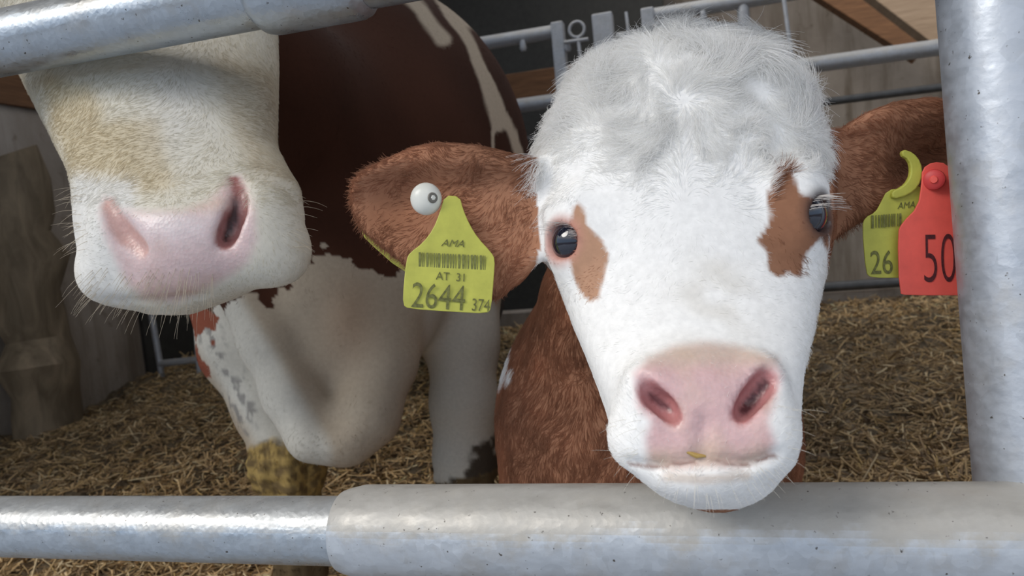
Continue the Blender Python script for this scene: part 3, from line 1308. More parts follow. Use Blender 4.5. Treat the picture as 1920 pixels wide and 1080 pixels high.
# shoulders, chest and the hanging brisket
add_e(S2, (-.335, 1.42, .03), (.23, .22, .20), .08)
add_e(S2, P(650, 600, 1.31), (.135, .13, .17), .06)
chain(S2, [(P(455, 520, 1.24), .050), (P(505, 640, 1.21), .044), (P(548, 740, 1.19), .042), (P(590, 812, 1.18), .040), (P(648, 822, 1.185), .038)], .028, k_in=.03)
chain(S2, [(P(722, 560, 1.28), .065), (P(720, 680, 1.24), .048), (P(690, 780, 1.20), .044), (P(648, 822, 1.185), .038)], .03, k_in=.04)
add_e(S2, P(628, 700, 1.315), (.075, .06, .13), .03)
chain(S2, [(P(585, 590, 1.15), .018), (P(600, 700, 1.135), .026), (P(612, 775, 1.135), .016)], .045, True)
# forelegs
ka = P(540, 868, 1.31)
ga = ground_pt(P(548, 905, 1.33), 0)
chain(S2, [(P(440, 560, 1.42), .085), (P(450, 655, 1.38), .068), (P(500, 765, 1.345), .053), (ka, .052), (ka + (ga - ka) * .25, .040),
           (ka + (ga - ka) * .70, .034), (ka + (ga - ka) * .82, .044), (ka + (ga - ka) * .93, .052)], .035, k_in=.03)
kb = P(872, 858, 1.47)
gb = ground_pt(P(850, 905, 1.46), 0)
chain(S2, [(P(858, 520, 1.52), .095), (P(866, 640, 1.49), .070), (P(870, 760, 1.47), .062), (kb, .058), (kb + (gb - kb) * .28, .042),
           (kb + (gb - kb) * .70, .036), (kb + (gb - kb) * .82, .045), (kb + (gb - kb) * .93, .052)], .045, k_in=.03)
hind = []
for hx in (-.62, -.20):
    top = np.array([hx, 3.30, .12])
    g = ground_pt(top, 0)
    hk = g + (top - g) * .48 + np.array([0, .12, 0])
    stf = g + (top - g) * .72 + np.array([0, -.08, 0])
    hind.append(g)
    chain(S2, [(top, .22), (stf, .14), (hk, .062), (g + (top - g) * .14 + [0, .04, 0], .042), (g + (top - g) * .08, .052), (g + (top - g) * .05, .055)], .08, k_in=.03)
# tail
chain(S2, [((-.44, 3.74, .52), .04), ((-.42, 3.86, .30), .028), (ground_pt((-.42, 3.90, 0), .35), .03)], .03)
# eyes, mostly above the frame
EYES2 = []
for (ex, ey, sgn) in ((14, -62, -1), (506, -66, 1)):
    sp_ = S2.surf(ex + sgn * -22, ey)
    out = np.array([sgn * .86, -.5, .02])
    out /= np.linalg.norm(out)
    ec = sp_ - out * .004
    EYES2.append((ec, out, sgn))
    add_e(S2, ec, (.030, .032, .032), .03)
for ec, out, sgn in EYES2:
    add_e(S2, ec + out * .024, (.020, .020, .017), .004, True)
# ears
chain(S2, [(P(40, -190, 1.02), .04), (P(-60, -185, 1.03), .045), (P(-150, -165, 1.05), .03), (P(-200, -150, 1.07), .012)], .03)
chain(S2, [(P(470, -190, 1.02), .04), (P(570, -195, 1.03), .045), (P(660, -180, 1.05), .03), (P(710, -170, 1.07), .012)], .03)
# nose and lips
q = S2.surf(345, 440)
add_e(S2, q + [0, .035, 0], (.062, .045, .040), .03)
for (wx, wy, r3) in ((212, 430, .030), (462, 410, .034)):
    q = S2.surf(wx, wy)
    add_e(S2, q + [0, .020, 0], (r3, .028, .034), .02)
for (wx, wy) in ((190, 515), (500, 480)):
    q = S2.surf(wx, wy)
    add_e(S2, q + [0, .024, 0], (.032, .032, .028), .03)
nl2 = carve(S2, [(200, 378, .0045, -.001), (212, 410, .006, .001), (232, 440, .008, .001), (262, 466, .006, 0)])
nr2 = carve(S2, [(438, 334, .0032, .000), (444, 350, .0046, .001), (447, 372, .0060, .003), (445, 395, .0075, .006), (438, 416, .0085, .009), (430, 436, .0082, .008), (421, 452, .0060, .003)])
nr2d = [(p_ + np.array([-.002, .02, .002]), r_ * .85) for p_, r_ in nr2[9:16:2]]
mouth2 = carve(S2, [(215, 566, .003, 0), (300, 566, .003, .001), (380, 556, .003, 0)])
chain(S2, nl2, .010, True, k_in=.004)
chain(S2, nr2, .007, True, k_in=.004)
chain(S2, mouth2, .010, True)
xs = axis_steps([(-.98, .014), (-.68, .0042), (-.02, .014), (.12, None)])
ys = axis_steps([(.62, .0040), (.95, .007), (1.60, .016), (4.1, None)])
zs = axis_steps([(-.98, .014), (-.40, .006), (-.10, .0042), (.36, .010), (.76, None)])
V2, F2 = S2.mesh(xs, ys, zs)
V2 = relax(V2, F2, 3, .4)
_px, _py = proj(V2)
_mk = sstep(wob(V2, 60, 51, 1, 3) * 12 + (_py - 838), -6, 8) * (_px < 700) * (V2[:, 1] < 1.7) * (V2[:, 1] > 1.22)
_mk = np.maximum(_mk, ((c2w(V2)[:, 2] < .36) & (V2[:, 1] > 1.2)) * .7)
V2 = V2 + vnormals(V2, F2) * (_mk * (.004 + .006 * wob(V2, 130, 52, 1, 3)))[:, None]
CREAM = (.74, .70, .60)


def cow_tint(p):
    px, py = proj(p)
    d = p[:, 1]
    wv = wob(p, 26, 14, 2, 4)
    wf = wob(p, 110, 15, 2, 3)
    ex, ey = px + wv[:, 0] * 16 + wf[:, 0] * 9, py + wv[:, 1] * 16 + wf[:, 1] * 20
    brown = np.array((.055, .021, .012)) * (1 + .25 * wob(p, 14, 22, 1, 3)[:, None])
    out = brown
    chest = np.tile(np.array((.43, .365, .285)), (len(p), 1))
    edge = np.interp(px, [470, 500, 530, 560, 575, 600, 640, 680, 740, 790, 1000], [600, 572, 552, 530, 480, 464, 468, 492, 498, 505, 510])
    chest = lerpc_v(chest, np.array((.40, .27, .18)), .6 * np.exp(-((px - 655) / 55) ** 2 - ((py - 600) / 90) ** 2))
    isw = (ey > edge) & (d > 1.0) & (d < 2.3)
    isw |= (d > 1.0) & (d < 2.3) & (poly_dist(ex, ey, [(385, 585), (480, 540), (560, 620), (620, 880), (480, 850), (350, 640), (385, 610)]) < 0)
    patch = poly_dist(ex, ey, [(300, 560), (392, 572), (396, 600), (384, 625), (364, 640), (352, 640), (372, 690), (392, 720), (330, 720), (300, 650)]) < 0
    # pale streaks on the flank
    sxp, syp = px + wv[:, 0] * 6, py + wv[:, 1] * 8
    s1 = line_dist(sxp, syp, [(820, -20), (862, 45), (892, 105), (918, 175), (935, 235)])
    s2 = line_dist(sxp, syp, [(905, 120), (940, 200), (958, 250), (985, 310)])
    s3 = line_dist(sxp, syp, [(748, -20), (790, 20), (815, 55), (828, 75)])
    s4 = line_dist(sxp, syp, [(930, 180), (925, 290)])
    st = sstep(-s1, -17, -10) + sstep(-s2, -8, -4) + sstep(-s3, -18, -8) + sstep(-s4, -5, -2)
    out = lerpc_v(out, np.array((.52, .43, .33)), st * (d > 1.2) * (py < 330))
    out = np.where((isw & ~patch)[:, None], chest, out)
    # lighter white on the outer foreleg and brisket ridge
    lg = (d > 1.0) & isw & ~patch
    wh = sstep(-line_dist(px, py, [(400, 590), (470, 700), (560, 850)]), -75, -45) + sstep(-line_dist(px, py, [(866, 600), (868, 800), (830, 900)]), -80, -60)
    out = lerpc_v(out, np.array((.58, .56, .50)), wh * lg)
    out = np.where((patch & (d > 1.0) & (d < 2.0))[:, None], np.array((.24, .075, .045)), out)
    # grey speckled muck on the outer foreleg
    sk = sstep(wob(p, 300, 33, 1, 3), .0, .3) * sstep(-line_dist(ex, ey, [(385, 640), (430, 720), (470, 790)]), -26, -8)
    out = lerpc_v(out, np.array((.22, .21, .20)), sk * lg * .8)
    # manure on the knees and below
    W = c2w(p)
    mk = sstep(wob(p, 60, 51, 1, 3) * 12 - (py - 838) * -1, -6, 8) * (px < 700) * (d < 1.7) * (d > 1.22)
    mc = sstep(wob(p, 250, 53, 1, 2), -.6, .6)[:, None]
    out = out * (1 - mk[:, None]) + mk[:, None] * (np.array((.16, .11, .05)) * (1 - mc) + np.array((.40, .28, .10)) * mc)
    mk2 = sstep(-poly_dist(ex, ey, [(880, 870), (905, 835), (960, 780), (1010, 800), (1010, 980), (860, 980), (856, 905)]), -8, 8) * (d > 1.3) * (d < 2.2)
    out = lerpc_v(out, np.array((.075, .06, .045)), mk2)
    mk3 = (W[:, 2] < .36) & (d > 1.2) & ~((px > 805) & (px < 856) & (py < 905))
    out = np.where(mk3[:, None], np.array((.12, .085, .045)), out)
    out = np.where(((W[:, 2] < .55) & (d > 2.4))[:, None], np.array((.05, .04, .035)), out)
    # head
    hd = (d < 1.02) | ((d < 1.10) & (px < 512) & (py < 300))
    c = np.tile(np.array(CREAM), (len(p), 1))
    wv2 = wob(p, 22, 61, 2, 3)
    y1 = np.exp(-(poly_dist(px + wv2[:, 0] * 12, py + wv2[:, 1] * 12, [(95, 150), (150, 170), (175, 250), (290, 240), (300, 330), (200, 345), (150, 330), (110, 240)]).clip(0) / 22) ** 2)
    y2 = np.exp(-(poly_dist(px, py, [(415, 120), (500, 150), (505, 280), (540, 330), (480, 310), (440, 210)]).clip(0) / 20) ** 2)
    wh = np.exp(-(poly_dist(px, py, [(150, 340), (240, 350), (230, 560), (160, 540), (140, 430)]).clip(0) / 20) ** 2)
    gb_ = np.exp(-((px - 330) / 70) ** 2 - ((py - 190) / 110) ** 2)
    c = lerpc_v(c, np.array((.60, .50, .32)), y1 * .75)
    c = lerpc_v(c, np.array((.60, .51, .37)), y2 * .55)
    c = lerpc_v(c, np.array((.72, .71, .69)), gb_ * .5)
    c = lerpc_v(c, np.array((.80, .79, .76)), wh * .9)
    out = np.where(hd[:, None], c, out)
    ear = hd & (py < -120) & ((px < 20) | (px > 495))
    out = np.where(ear[:, None], np.array((.25, .09, .045)), out)
    return out


NOSE2 = [(196, 372), (222, 392), (280, 398), (340, 395), (390, 378), (430, 335), (452, 332), (476, 390), (480, 450), (462, 492), (440, 510), (390, 540),
         (330, 566), (270, 560), (238, 530), (215, 480), (196, 440), (188, 400)]


def bare2(p):
    px, py = proj(p)
    return sstep(-poly_dist(px, py, NOSE2), -14, 12) * (p[:, 1] < .80)


def skin2(p):
    c = cow_tint(p)
    px, py = proj(p)
    b = bare2(p)[:, None]
    pink = np.tile(np.array((.70, .53, .52)), (len(p), 1))
    pink = lerpc_v(pink, np.array((.74, .68, .70)), np.exp(-((px - 330) / 90) ** 2 - ((py - 420) / 40) ** 2) * .7)
    pink = lerpc_v(pink, np.array((.60, .42, .36)), sstep(py, 490, 560) * .7 + .3 * wob(p, 120, 71, 1, 2))
    pink = lerpc_v(pink, np.array((.66, .50, .40)), np.exp(-((px - 345) / 110) ** 2 - ((py - 382) / 18) ** 2) * .8)
    c = c * (1 - b) + pink * b
    dm = np.min([np.linalg.norm(p - q_, axis=1) - r_ for q_, r_ in nl2], axis=0)
    c = lerpc_v(c, np.array((.56, .29, .24)), sstep(-dm, -.005, -.001) * .7)
    dm = np.min([np.linalg.norm(p - q_, axis=1) - r_ for q_, r_ in nr2], axis=0)
    c = lerpc_v(c, np.array((.30, .10, .09)), sstep(-dm, -.004, -.0005) * .9)
    c = lerpc_v(c, np.array((.05, .018, .018)), sstep(-line_dist(px, py, [(444, 362), (440, 400), (431, 428), (423, 448)]) + 2 * wob(p, 200, 73, 1, 2), -13, -4) * (p[:, 1] < .8) * sstep(py, 345, 400))  # shade deep in the right nostril put into the colour
    return c


cow = empty('cow', tuple(c2w(ground_pt((-.35, 1.8, 0)))), 'large brown cow with cream face and white chest, lowering its head under the upper rail', 'cow')
body2 = mesh_obj('body', c2w(V2), F2, M['skin'], cow)
set_col(body2, 'hide', skin2(V2))
set_col(body2, 'bare', np.repeat(bare2(V2)[:, None], 3, 1))
for ec, out, sgn in EYES2:
    MB().ball(c2w(ec + out * .002), .025, 28, 18).build('eye', M['eye'], cow)
for g in (ga, gb, hind[0], hind[1]):
    gw = c2w(g)
    gw[2] = 0
    mb = MB()
    for s_ in (-1, 1):
        mb.tube([gw + [s_ * .028, -.02, 0], gw + [s_ * .026, 0, .075]], [.044, .034], 16)
    mb.build('hoof', M['hoof'], cow)


def flow2(p, n):
    px, py = proj(p)
    hd = (p[:, 1] < 1.0)[:, None]
    side = nrm(np.stack([np.sign(px - 300) * .5 - .35, np.full(len(p), .8), np.full(len(p), -.55)], 1))
    br = nrm(np.stack([(px - 310) / 350 - .25, np.full(len(p), .3), np.full(len(p), -1.0)], 1))
    f = np.where((py < 330)[:, None], br + side * .35, side)
    return nrm(np.where(hd, f, np.array([.10, .25, -1.0])[None, :]))


def wt2(c, n):
    w = 1 - .985 * bare2(c)
    px, py = proj(c)
    w = w * np.where(c[:, 1] > 1.05, .10, 1) * np.where(c[:, 1] > 1.9, .3, 1) * np.where(py < -60, .1, 1)
    for pts in (nl2, nr2, nr2d):
        dm = np.min([np.linalg.norm(c - q_, axis=1) - r_ for q_, r_ in pts], axis=0)
        w = w * (dm > .002)
    for ec, o_, s_ in EYES2:
        w = w * sstep(np.linalg.norm(c - (ec + o_ * .012), axis=1), .02, .028)
    return w


coat('coat', cow, M['hair'], V2, F2, int(240000 * HAIR), wt2, lambda p: np.where(p[:, 1] < 1.0, .0085, .010) - .003 * (proj(p)[1] > 380) * (p[:, 1] < 1), flow2, cow_tint,
     lift=lambda p: np.where(p[:, 1] < 1.0, .26, .12), curl=.25, rad=lambda p: np.where(p[:, 1] < 1.0, .00023, .0004), clump=.014, seed=17, jitter=.12)
ro, di, le = [], [], []
for _ in range(150):
    x, y = r_.uniform(150, 400), r_.uniform(500, 585)
    q = S2.surf(x, y)
    if q is None or q[1] > 1: continue
    ro.append(q)
    di.append([(x - 330) / 220 - .25, -.15, -.9])
    le.append(r_.uniform(.012, .034))
for _ in range(46):
    sgn = r_.choice([-1, 1])
    x, y = (r_.uniform(141, 165) if sgn < 0 else r_.uniform(535, 566)), r_.uniform(350, 470)
    q = S2.surf(x, y)
    if q is None or q[1] > 1: continue
    ro.append(q)
    di.append([sgn * 1.0, .0, r_.uniform(-.6, .3)])
    le.append(r_.uniform(.010, .030))
strands('whiskers', cow, M['whisker'], ro, di, le, .00020, (.55, .47, .36), seed=16)


# ================================================================== EAR TAGS
def panel(name, outline, dfn, th, mat, parent, bevel=.0006):
    """a flat plate from a pixel outline; dfn gives its depth at a pixel"""
    fr = [c2w(P(x, y, dfn(x, y))) for x, y in outline]
    bk = [c2w(P(x, y, dfn(x, y)) + np.array([0, th, 0])) for x, y in outline]
    n = len(outline)
    f = [tuple(range(n)), tuple(reversed(range(n, 2 * n)))] + [(i, i + n, (i + 1) % n + n, (i + 1) % n) for i in range(n)]
    o = mesh_obj(name, np.array(fr + bk), f, mat, parent, smooth=False)
    if bevel:
        b = o.modifiers.new('bevel', 'BEVEL')
        b.width, b.segments = bevel, 2
    return o


def smooth_poly(pts, it=2):
    p = np.array(pts, float)
    for _ in range(it):
        q = np.roll(p, -1, 0)
        p = np.stack([p * .75 + q * .25, p * .25 + q * .75], 1).reshape(-1, 2)
    return [tuple(a) for a in p]


def lettering(text, px, py, hpx, dfn, ang, mat, parent, sx=1.0, shear=0.0, off=0, extra=1.0):
    c = bpy.data.curves.new('lettering', 'FONT')
    c.body = text
    d = dfn(px, py) - .0006
    c.size = hpx / F * d / .70
    c.extrude = .00008
    c.shear = shear
    c.offset = off
    c.space_character = extra
    c.materials.append(mat)
    o = bpy.data.objects.new('lettering', c)
    COL.objects.link(o)
    o.parent = parent
    a = math.radians(ang)
    u = c2w((math.cos(a), 0, math.sin(a))) - C0
    v = c2w((-math.sin(a), 0, math.cos(a))) - C0
    w_ = np.cross(u, v)
    mm = Matrix.Identity(4)
    pos = WP(px, py, d) - np.array(parent.location)
    for i in range(3):
        mm[i][0], mm[i][1], mm[i][2], mm[i][3] = u[i] * sx, v[i], w_[i], pos[i]
    o.matrix_local = mm
    o.parent = None
    bpy.context.view_layer.update()
    me = bpy.data.meshes.new_from_object(o, depsgraph=bpy.context.evaluated_depsgraph_get())
    bpy.data.objects.remove(o)
    o = bpy.data.objects.new('lettering', me)
    COL.objects.link(o)
    o.parent = parent
    o.matrix_local = mm
    return o


def bars(px0, px1, py, h, slope, dfn, mat, parent, seed=1, pat=None):
    mb = MB()
    r = np.random.default_rng(seed)
    x = px0
    while x < px1:
        w_ = r.choice([1.6, 2.6, 4.2])
        y = py + (x - px0) * slope
        d = dfn(x, y) - .0010
        a, b, c_, e_ = P(x, y, d), P(min(x + w_, px1), y, d), P(x, y + h, d), P(min(x + w_, px1), y + h, d)
        mb.box(c2w((a + e_) / 2), (c2w(b) - c2w(a)) / 2, (c2w(c_) - c2w(a)) / 2, (c2w((0, .0001, 0)) - C0))
        x += w_ + r.choice([1.6, 2.4, 3.6])
    return mb.build('barcode', mat, parent, smooth=False)


dl = lambda x, y: .610 - .00004 * (y - 400)
t = empty('ear_tag', tuple(WP(845, 390, .612)), 'yellow ear tag with number 2644 hanging from the calf ear with the white button', 'ear tag', 'yellow ear tags')
ytag = [(834, 366), (862, 368), (868, 392), (880, 420), (896, 446), (922, 474), (928, 486), (926, 520), (921, 578), (914, 588), (850, 585), (766, 579), (755, 572),
        (757, 530), (762, 486), (768, 474), (792, 456), (812, 430), (824, 400)]
fp = panel('front_panel', smooth_poly(ytag, 1), dl, .0016, M['yellow'], t)
bk = panel('back_panel', smooth_poly([(694, 398), (676, 434), (686, 450), (752, 508), (808, 530), (812, 430), (770, 385)], 1), lambda x, y: .674, .0016, M['yellow'], t)
bars(785, 912, 473, 27, .05, dl, M['ink_faint'], t, 3)
lettering('AMA', 827, 461, 13, dl, -3, M['ink'], t, sx=1.1, shear=.3)
lettering('AT  31', 817, 524, 15, dl, -4, M['ink'], t, sx=.95)
lettering('2644', 769, 575, 47, dl, -4, M['ink'], t, sx=.77)
lettering('374', 883, 582, 23, dl, -4, M['ink'], t, sx=.72)
# white transponder button
t = empty('ear_button', tuple(WP(800, 373, .613)), 'round white plastic button pinned in the calf ear above the yellow tag', 'ear button')
cb = P(799, 373, .614)
MB().ball(c2w(cb), .0130, 32, 20, axes=np.diag([1, .75, 1.03])).build('button', M['white_plastic'], t)
fd = np.array([.55, -.83, 0.0])
hb = cb + np.array([.0062, -.0079, .0])
MB().tube([c2w(hb), c2w(hb + fd * .0012)], [.0045, .0040], 24).build('pin_disc', M['hole_grey'], t)  # dark disc standing in for the shaded hole of the button
MB().tube([c2w(hb + fd * .0012), c2w(hb + fd * .0018)], [.0022, .0018], 6).build('pin_head', M['white_plastic'], t)
# right ear: yellow tag with loop, red tag in front
dy = lambda x, y: .636
t = empty('ear_tag', tuple(WP(1700, 330, .638)), 'yellow ear tag partly hidden behind the red tag, its curled loop above', 'ear tag', 'yellow ear tags')
panel('front_panel', smooth_poly([(1664, 356), (1696, 352), (1729, 346), (1729, 372), (1716, 396), (1740, 420), (1768, 440), (1772, 512), (1700, 521), (1634, 521), (1624, 512), (1617, 425),
                                  (1622, 408), (1642, 398), (1652, 380)], 1), dy, .0016, M['yellow'], t)
loop = [(1694, 279), (1714, 286), (1728, 304), (1731, 328), (1723, 350), (1704, 366), (1674, 374), (1672, 358), (1692, 350), (1705, 336), (1709, 318), (1705, 300), (1690, 290)]
panel('loop', smooth_poly(loop, 1), lambda x, y: .632, .005, M['yellow'], t, .0012)
bars(1634, 1690, 404, 24, -.08, dy, M['ink'], t, 5)
lettering('AMA', 1683, 392, 12, dy, 6, M['ink'], t, sx=.9, shear=.3)
lettering('26', 1632, 514, 44, dy, 2, M['ink'], t, sx=.70)
dr = lambda x, y: .628
t = empty('ear_tag', tuple(WP(1752, 320, .63)), 'red ear tag with number 50 beside the upright post', 'ear tag')
panel('front_panel', smooth_poly([(1730, 316), (1750, 303), (1776, 306), (1788, 330), (1792, 380), (1812, 404), (1842, 430), (1846, 548), (1836, 554), (1700, 554), (1687, 550), (1684, 436), (1692, 418),
                                  (1722, 388), (1729, 345)], 1), dr, .0018, M['red'], t)
MB().tube([WP(1751, 337, .6285), WP(1751, 337, .624), WP(1751, 337, .6225)], [.0088, .0082, .0060], 28).build('stud', M['red_dark'], t)
MB().tube([WP(1751, 337, .6226), WP(1751, 337, .6212)], [.0034, .0026], 16).build('pin_disc', M['red'], t)
lettering('50', 1729, 530, 94, dr, 1, M['ink_red'], t, sx=.50, off=-.0009)
# crumbs of straw on the lip of the calf
q = S1.surf(1304, 852)
mb = MB().tube([c2w(q + [-.006, -.0012, .002]), c2w(q + [0, -.002, -.0004]), c2w(q + [.006, -.0012, -.0008])], [.0010, .0017, .0008], 8)
tag(mb.build('straw_crumb', M['straw_bit']), 'tiny yellow crumb of straw stuck above the calf lips', 'straw')

# ================================================================== STRAW BEDDING
def bed_h(p):
    """height of the litter at world points"""
    v = p @ E2
    q = np.zeros_like(p)
    q[:, :2] = p[:, :2]
    h = .11 + .085 * (np.clip(v, .6, 5) - .7)
    return h + .030 * wob(q, 3.2, 81, 1, 3) + .014 * wob(q, 16, 82, 1, 3)


nu, nv = 330, 300
us, vs = np.linspace(UL, 3.9, nu), np.linspace(.62, 3.62, nv)
U, Vv = np.meshgrid(us, vs, indexing='ij')
G = U.ravel()[:, None] * E1 + Vv.ravel()[:, None] * E2
G[:, 2] = bed_h(G)
G[:, 2] += .010 * wob(G, 60, 83, 1, 2) - .16 * sstep(-G @ E2, -.80, -.62)
ids = np.arange(nu * nv).reshape(nu, nv)
GF = np.stack([ids[:-1, :-1].ravel(), ids[1:, :-1].ravel(), ids[1:, 1:].ravel(), ids[:-1, 1:].ravel()], 1)


def mat_straw(name, base):
    mt, nt, N, L, b = new_mat(name)
    if base:
        n = noise(nt, 7, 8, .7, dist=.5)
        n2 = noise(nt, 60, 5, .7)
        r = ramp(nt, n.outputs['Fac'], [(.32, (.09, .065, .035)), (.5, (.24, .175, .10)), (.68, (.40, .30, .18))])
        r2 = ramp(nt, n2.outputs['Fac'], [(.35, (.4, .4, .4)), (.65, (1, 1, 1))])
        L.new(mixc(nt, r.outputs[0], r2.outputs[0], .9, 'MULTIPLY'), b.inputs['Base Color'])
        bump(nt, b, n2.outputs['Fac'], .8, .02)
    else:
        a = N.new('ShaderNodeAttribute')
        a.attribute_name = 'tint'
        L.new(a.outputs['Color'], b.inputs['Base Color'])
    b.inputs['Roughness'].default_value = .65
    return mt


M['litter'] = mat_straw('litter_base', True)
M['straw'] = mat_straw('straw_stalks', False)
litter = tag(mesh_obj('litter', G, GF, M['litter'], None), 'brown trodden litter covering the pen floor', 'bedding', kind='stuff')

ns = 72000
r = np.random.default_rng(77)
d_ = 1.0 + 3.6 * r.random(ns * 3) ** 1.35
x_ = (r.uniform(-260, 2180, ns * 3) - 960) / F * d_
pp = c2w(np.stack([x_, d_, np.zeros(ns * 3)], 1))
uu, vv_ = pp @ E1, pp @ E2
ok = (uu > UL + .06) & (uu < 3.8) & (vv_ > .72) & (vv_ < 3.60)
pp = pp[ok][:ns]
ns = len(pp)
pp[:, 2] = bed_h(pp)
ln = r.gamma(3.0, .010, ns) + .010
big = r.random(ns) < .03
ln = np.where(big, ln * 2.4, ln)
wd = r.uniform(.0013, .0036, ns)
az = r.uniform(0, 2 * np.pi, ns)
el = r.normal(0, .28, ns)
D1 = np.stack([np.cos(az) * np.cos(el), np.sin(az) * np.cos(el), np.sin(el)], 1)
bend = r.normal(0, .35, (ns, 3))
D2 = nrm(D1 + bend)
pp[:, 2] += r.uniform(-.006, .020, ns)
A0, A1, A2 = pp - D1 * (ln / 2)[:, None], pp, pp + D2 * (ln / 2)[:, None]
sd_ = nrm(np.cross(D1, np.array([0, 0, 1.0])) + 1e-6)
upv = np.cross(sd_, D1)
VV = []
for A in (A0, A1, A2):
    for k_ in range(3):
        a = 2 * np.pi * k_ / 3
        VV.append(A + (sd_ * math.cos(a) + upv * math.sin(a) * .6) * wd[:, None])
VV = np.stack(VV, 1)
base = (np.arange(ns) * 9)[:, None]
FF = []
for s_ in range(2):
    for k_ in range(3):
        k2 = (k_ + 1) % 3
        FF.append(np.concatenate([base + s_ * 3 + k_, base + s_ * 3 + k2, base + s_ * 3 + 3 + k2, base + s_ * 3 + 3 + k_], 1))
FF = np.concatenate(FF)
straw = tag(mesh_obj('straw', VV.reshape(-1, 3), FF, M['straw'], None, smooth=False), 'loose chopped straw strewn over the pen floor', 'straw', kind='stuff')
zone = wob(pp, 2.4, 90, 1, 3)
pal = np.array([(.58, .44, .26), (.46, .34, .19), (.30, .215, .125), (.70, .60, .42), (.17, .12, .075), (.50, .37, .17)])
ci = r.choice(len(pal), ns, p=[.26, .27, .2, .10, .12, .05])
tc_ = np.array([1.38, 1.27, 1.08]) * pal[ci] * (1 + .28 * zone[:, None]) * r.uniform(.75, 1.15, (ns, 1))
set_col(straw, 'tint', np.repeat(np.clip(tc_, 0, 1), 9, axis=0))

# ================================================================== BACK OF THE BARN
BD = 3.5


def bk(px, py, dc=BD):
    """world point of the rear fence plane under a pixel"""
    u = (px - 960) / F
    return c2w(P(px, py, dc / (1 + math.tan(YAW) * u)))


p1, p2, p3, p4 = bk(1130, 45), bk(1620, 106), bk(1640, 177), bk(1600, 540)
rv = np.dot(p1, E2)
feed = empty('feed_fence', tuple(B(np.dot(p1, E1), rv, 0)), 'galvanised feed fence with upright bars and latches at the rear of the pen', 'fence')


def uof(px, py=100): return np.dot(bk(px, py), E1)


def line_tube(name, ua, ub, z, r_, mat=None, v=None, parent=feed):
    vv = rv if v is None else v
    return MB().tube([B(ua, vv, z), B(ub, vv, z)], r_, 20).build(name, mat or M['galv_far'], parent)


line_tube('top_rail', uof(300), uof(1042, 62), p1[2], .032)
line_tube('top_rail', uof(1222, 34), 3.6, p1[2], .032)
line_tube('middle_rail', uof(300), 3.6, p2[2], .034)
line_tube('lower_rail', uof(300), 3.6, p3[2], .017, M['dark_steel'])
for (px, py, w_, zt) in ((1046, 44, .028, None), (1130, 28, .046, None), (1214, 18, .028, None)):
    c = bk(px, py)
    cu = np.dot(c, E1)
    MB().box(B(cu, rv - .01, (c[2] + .35) / 2), E1 * w_, E2 * .03, EZ * (c[2] - .35) / 2).build('upright', M['galv_far'], feed, smooth=False, bevel=.006)
for px in (430, 640, 1400, 1850):
    cu = uof(px)
    MB().tube([B(cu, rv, 0), B(cu, rv, p1[2])], .026, 16).build('upright', M['galv_far'], feed)
# latch rods, ring, bolts
c0, c1 = bk(1062, 84), bk(1106, 78)
MB().tube([c0 - E2 * .05, c1 - E2 * .05], .009, 12).build('latch_rod', M['galv_far'], feed)
c0, c1 = bk(1158, 70), bk(1206, 62)
MB().tube([c0 - E2 * .05, c1 - E2 * .05], .009, 12).build('latch_rod', M['galv_far'], feed)
c0 = bk(1085, 60) - E2 * .05
MB().tube([c0 + (E1 * math.cos(a) + EZ * math.sin(a)) * .034 for a in np.linspace(0, 2 * math.pi, 25)], .007, 10).build('latch_ring', M['galv_far'], feed)
MB().tube([bk(1087, 74) - E2 * .05, bk(1096, 150) - E2 * .05], .008, 10).build('latch_pin', M['galv_far'], feed)
MB().tube([bk(1176, 28) - E2 * .05, bk(1181, 70) - E2 * .05], .007, 10).build('latch_pin', M['galv_far'], feed)
for px, py in ((983, 92), (1066, 93), (1319, 38)):
    q = bk(px, py)
    MB().tube([q + EZ * .035 - E2 * .02, q - E2 * .02, q - EZ * .014 - E2 * .02], [.011, .017, .010], 12).build('bolt', M['galv_far'], feed)
# kerb under the fence
sbox('trim_1', UL, 3.9, rv + .02, rv + .16, 0, p4[2] - .03, M['concrete'])
MB().tube([B(-.6, rv - .03, p4[2]), B(3.7, rv - .03, p4[2])], .022, 16).build('kerb_pipe', M['dark_steel'], feed)
# dark panel standing in for an unlit doorway, and boards on the back wall
q = c2w(P(860, 200, 5.3))
q2 = c2w(P(1256, 200, 4.95))
sbox('dark_panel_1', np.dot(q, E1) - .5, np.dot(q2, E1), VB - .09, VB - .01, 0, 3.3, M['dark_panel'])
b0, b1 = bk(880, 184, 4.1), bk(1112, 145, 4.1)
mb = MB().box((b0 + b1) / 2, (b1 - b0) / 2 * np.array([1, 1, 0]), E2 * .03, EZ * .085)
tag(mb.build('wooden_board', M['wood'], None, smooth=False, bevel=.004), 'brown wooden board behind the rear fence, between the cow and the calf', 'board')


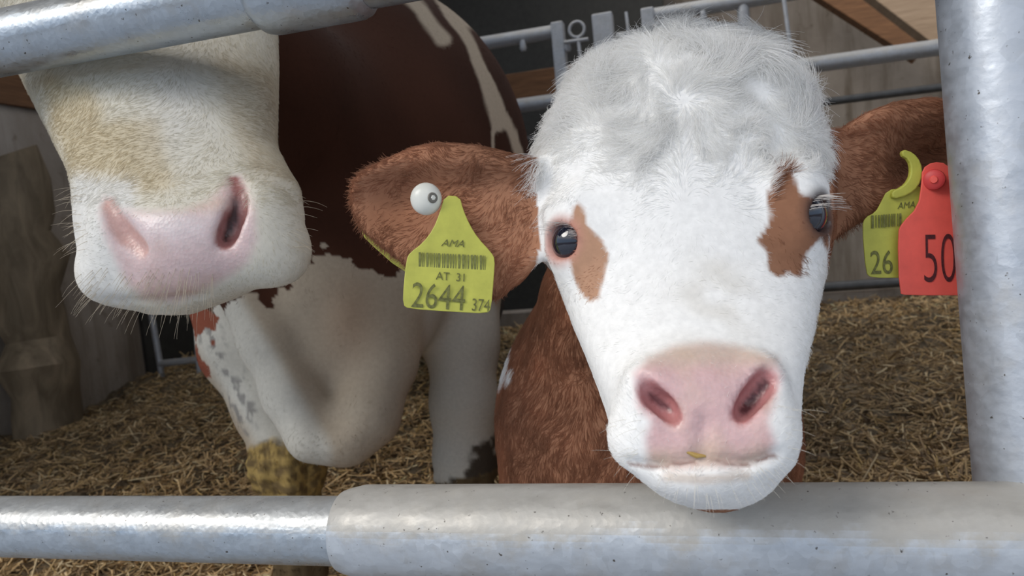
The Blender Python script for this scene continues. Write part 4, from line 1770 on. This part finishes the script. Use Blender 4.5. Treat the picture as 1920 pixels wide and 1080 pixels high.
def timber(p, q, w_, h_, mat, label):
    p, q = np.asarray(p), np.asarray(q)
    t_ = (q - p) / np.linalg.norm(q - p)
    s_ = np.cross(t_, E2)
    s_ /= np.linalg.norm(s_)
    n_ = np.cross(t_, s_)
    mb_ = MB().box((p + q) / 2, (q - p) / 2, s_ * h_ / 2, n_ * w_ / 2)
    tag(mb_.build('roof_timber', mat, None, smooth=False, bevel=.005), label, 'timber', 'roof timbers at the rear')


timber(c2w(P(1600, -70, 3.9)), c2w(P(1790, 72, 3.7)), .12, .19, M['wood_light'], 'pale tan slanting timber nearest the upright post')
timber(c2w(P(1500, -50, 4.6)), c2w(P(1730, 96, 4.4)), .12, .15, M['wood'], 'darker brown slanting timber behind the pale tan one')
mb = MB().tube([c2w(P(1466, -60, 3.0)), c2w(P(1470, 0, 3.0)), c2w(P(1482, 90, 3.0)), c2w(P(1494, 200, 3.0)), c2w(P(1500, 260, 3.0))], .0085, 10)
tag(mb.build('hanging_cord', M['galv_far']), 'thin grey cord hanging down in front of the rear rails', 'cord')

# left wall: timber above the concrete, rough post, a dark panel put in for an unlit gap and a metal frame
sbox('trim_2', UL - .14, UL + .02, .9, VB, 1.47, 1.83, M['wood'])
mb = MB()
pts, rr_ = [], []
for i in range(14):
    z = i / 13 * 1.25
    pts.append(B(UL + .15 + .012 * math.sin(i * 1.7), 2.18 + .02 * math.sin(i * 2.3), z))
    rr_.append(.115 + .012 * math.sin(i * 2.9) + .01 * math.cos(i * 1.3))
mb.tube(pts, rr_, 20)
tag(mb.build('rough_post', M['bark']), 'rough dirty wooden post standing against the stained concrete wall', 'post')
sbox('dark_panel_2', UL - .02, UL + .02, 2.86, 3.45, .1, 1.05, M['dark_panel'])
fr = empty('metal_frame', tuple(B(UL + .1, 3.0, .2)), 'pale grey metal frame standing by the concrete wall below the cow muzzle', 'frame')
f0, f1, f2, f3 = c2w(P(283, 585, 3.35)), c2w(P(300, 682, 3.35)), c2w(P(372, 674, 3.3)), c2w(P(366, 560, 3.3))
MB().tube([f0, f1], .014, 12).build('upright', M['galv_far'], fr)
MB().tube([f1, f2], .016, 12).build('crossbar', M['galv_far'], fr)
MB().tube([f2, f3], .014, 12).build('upright', M['galv_far'], fr)
for f_ in (f1, f2):
    MB().tube([f_, np.array([f_[0], f_[1], .2])], .014, 12).build('leg', M['galv_far'], fr)
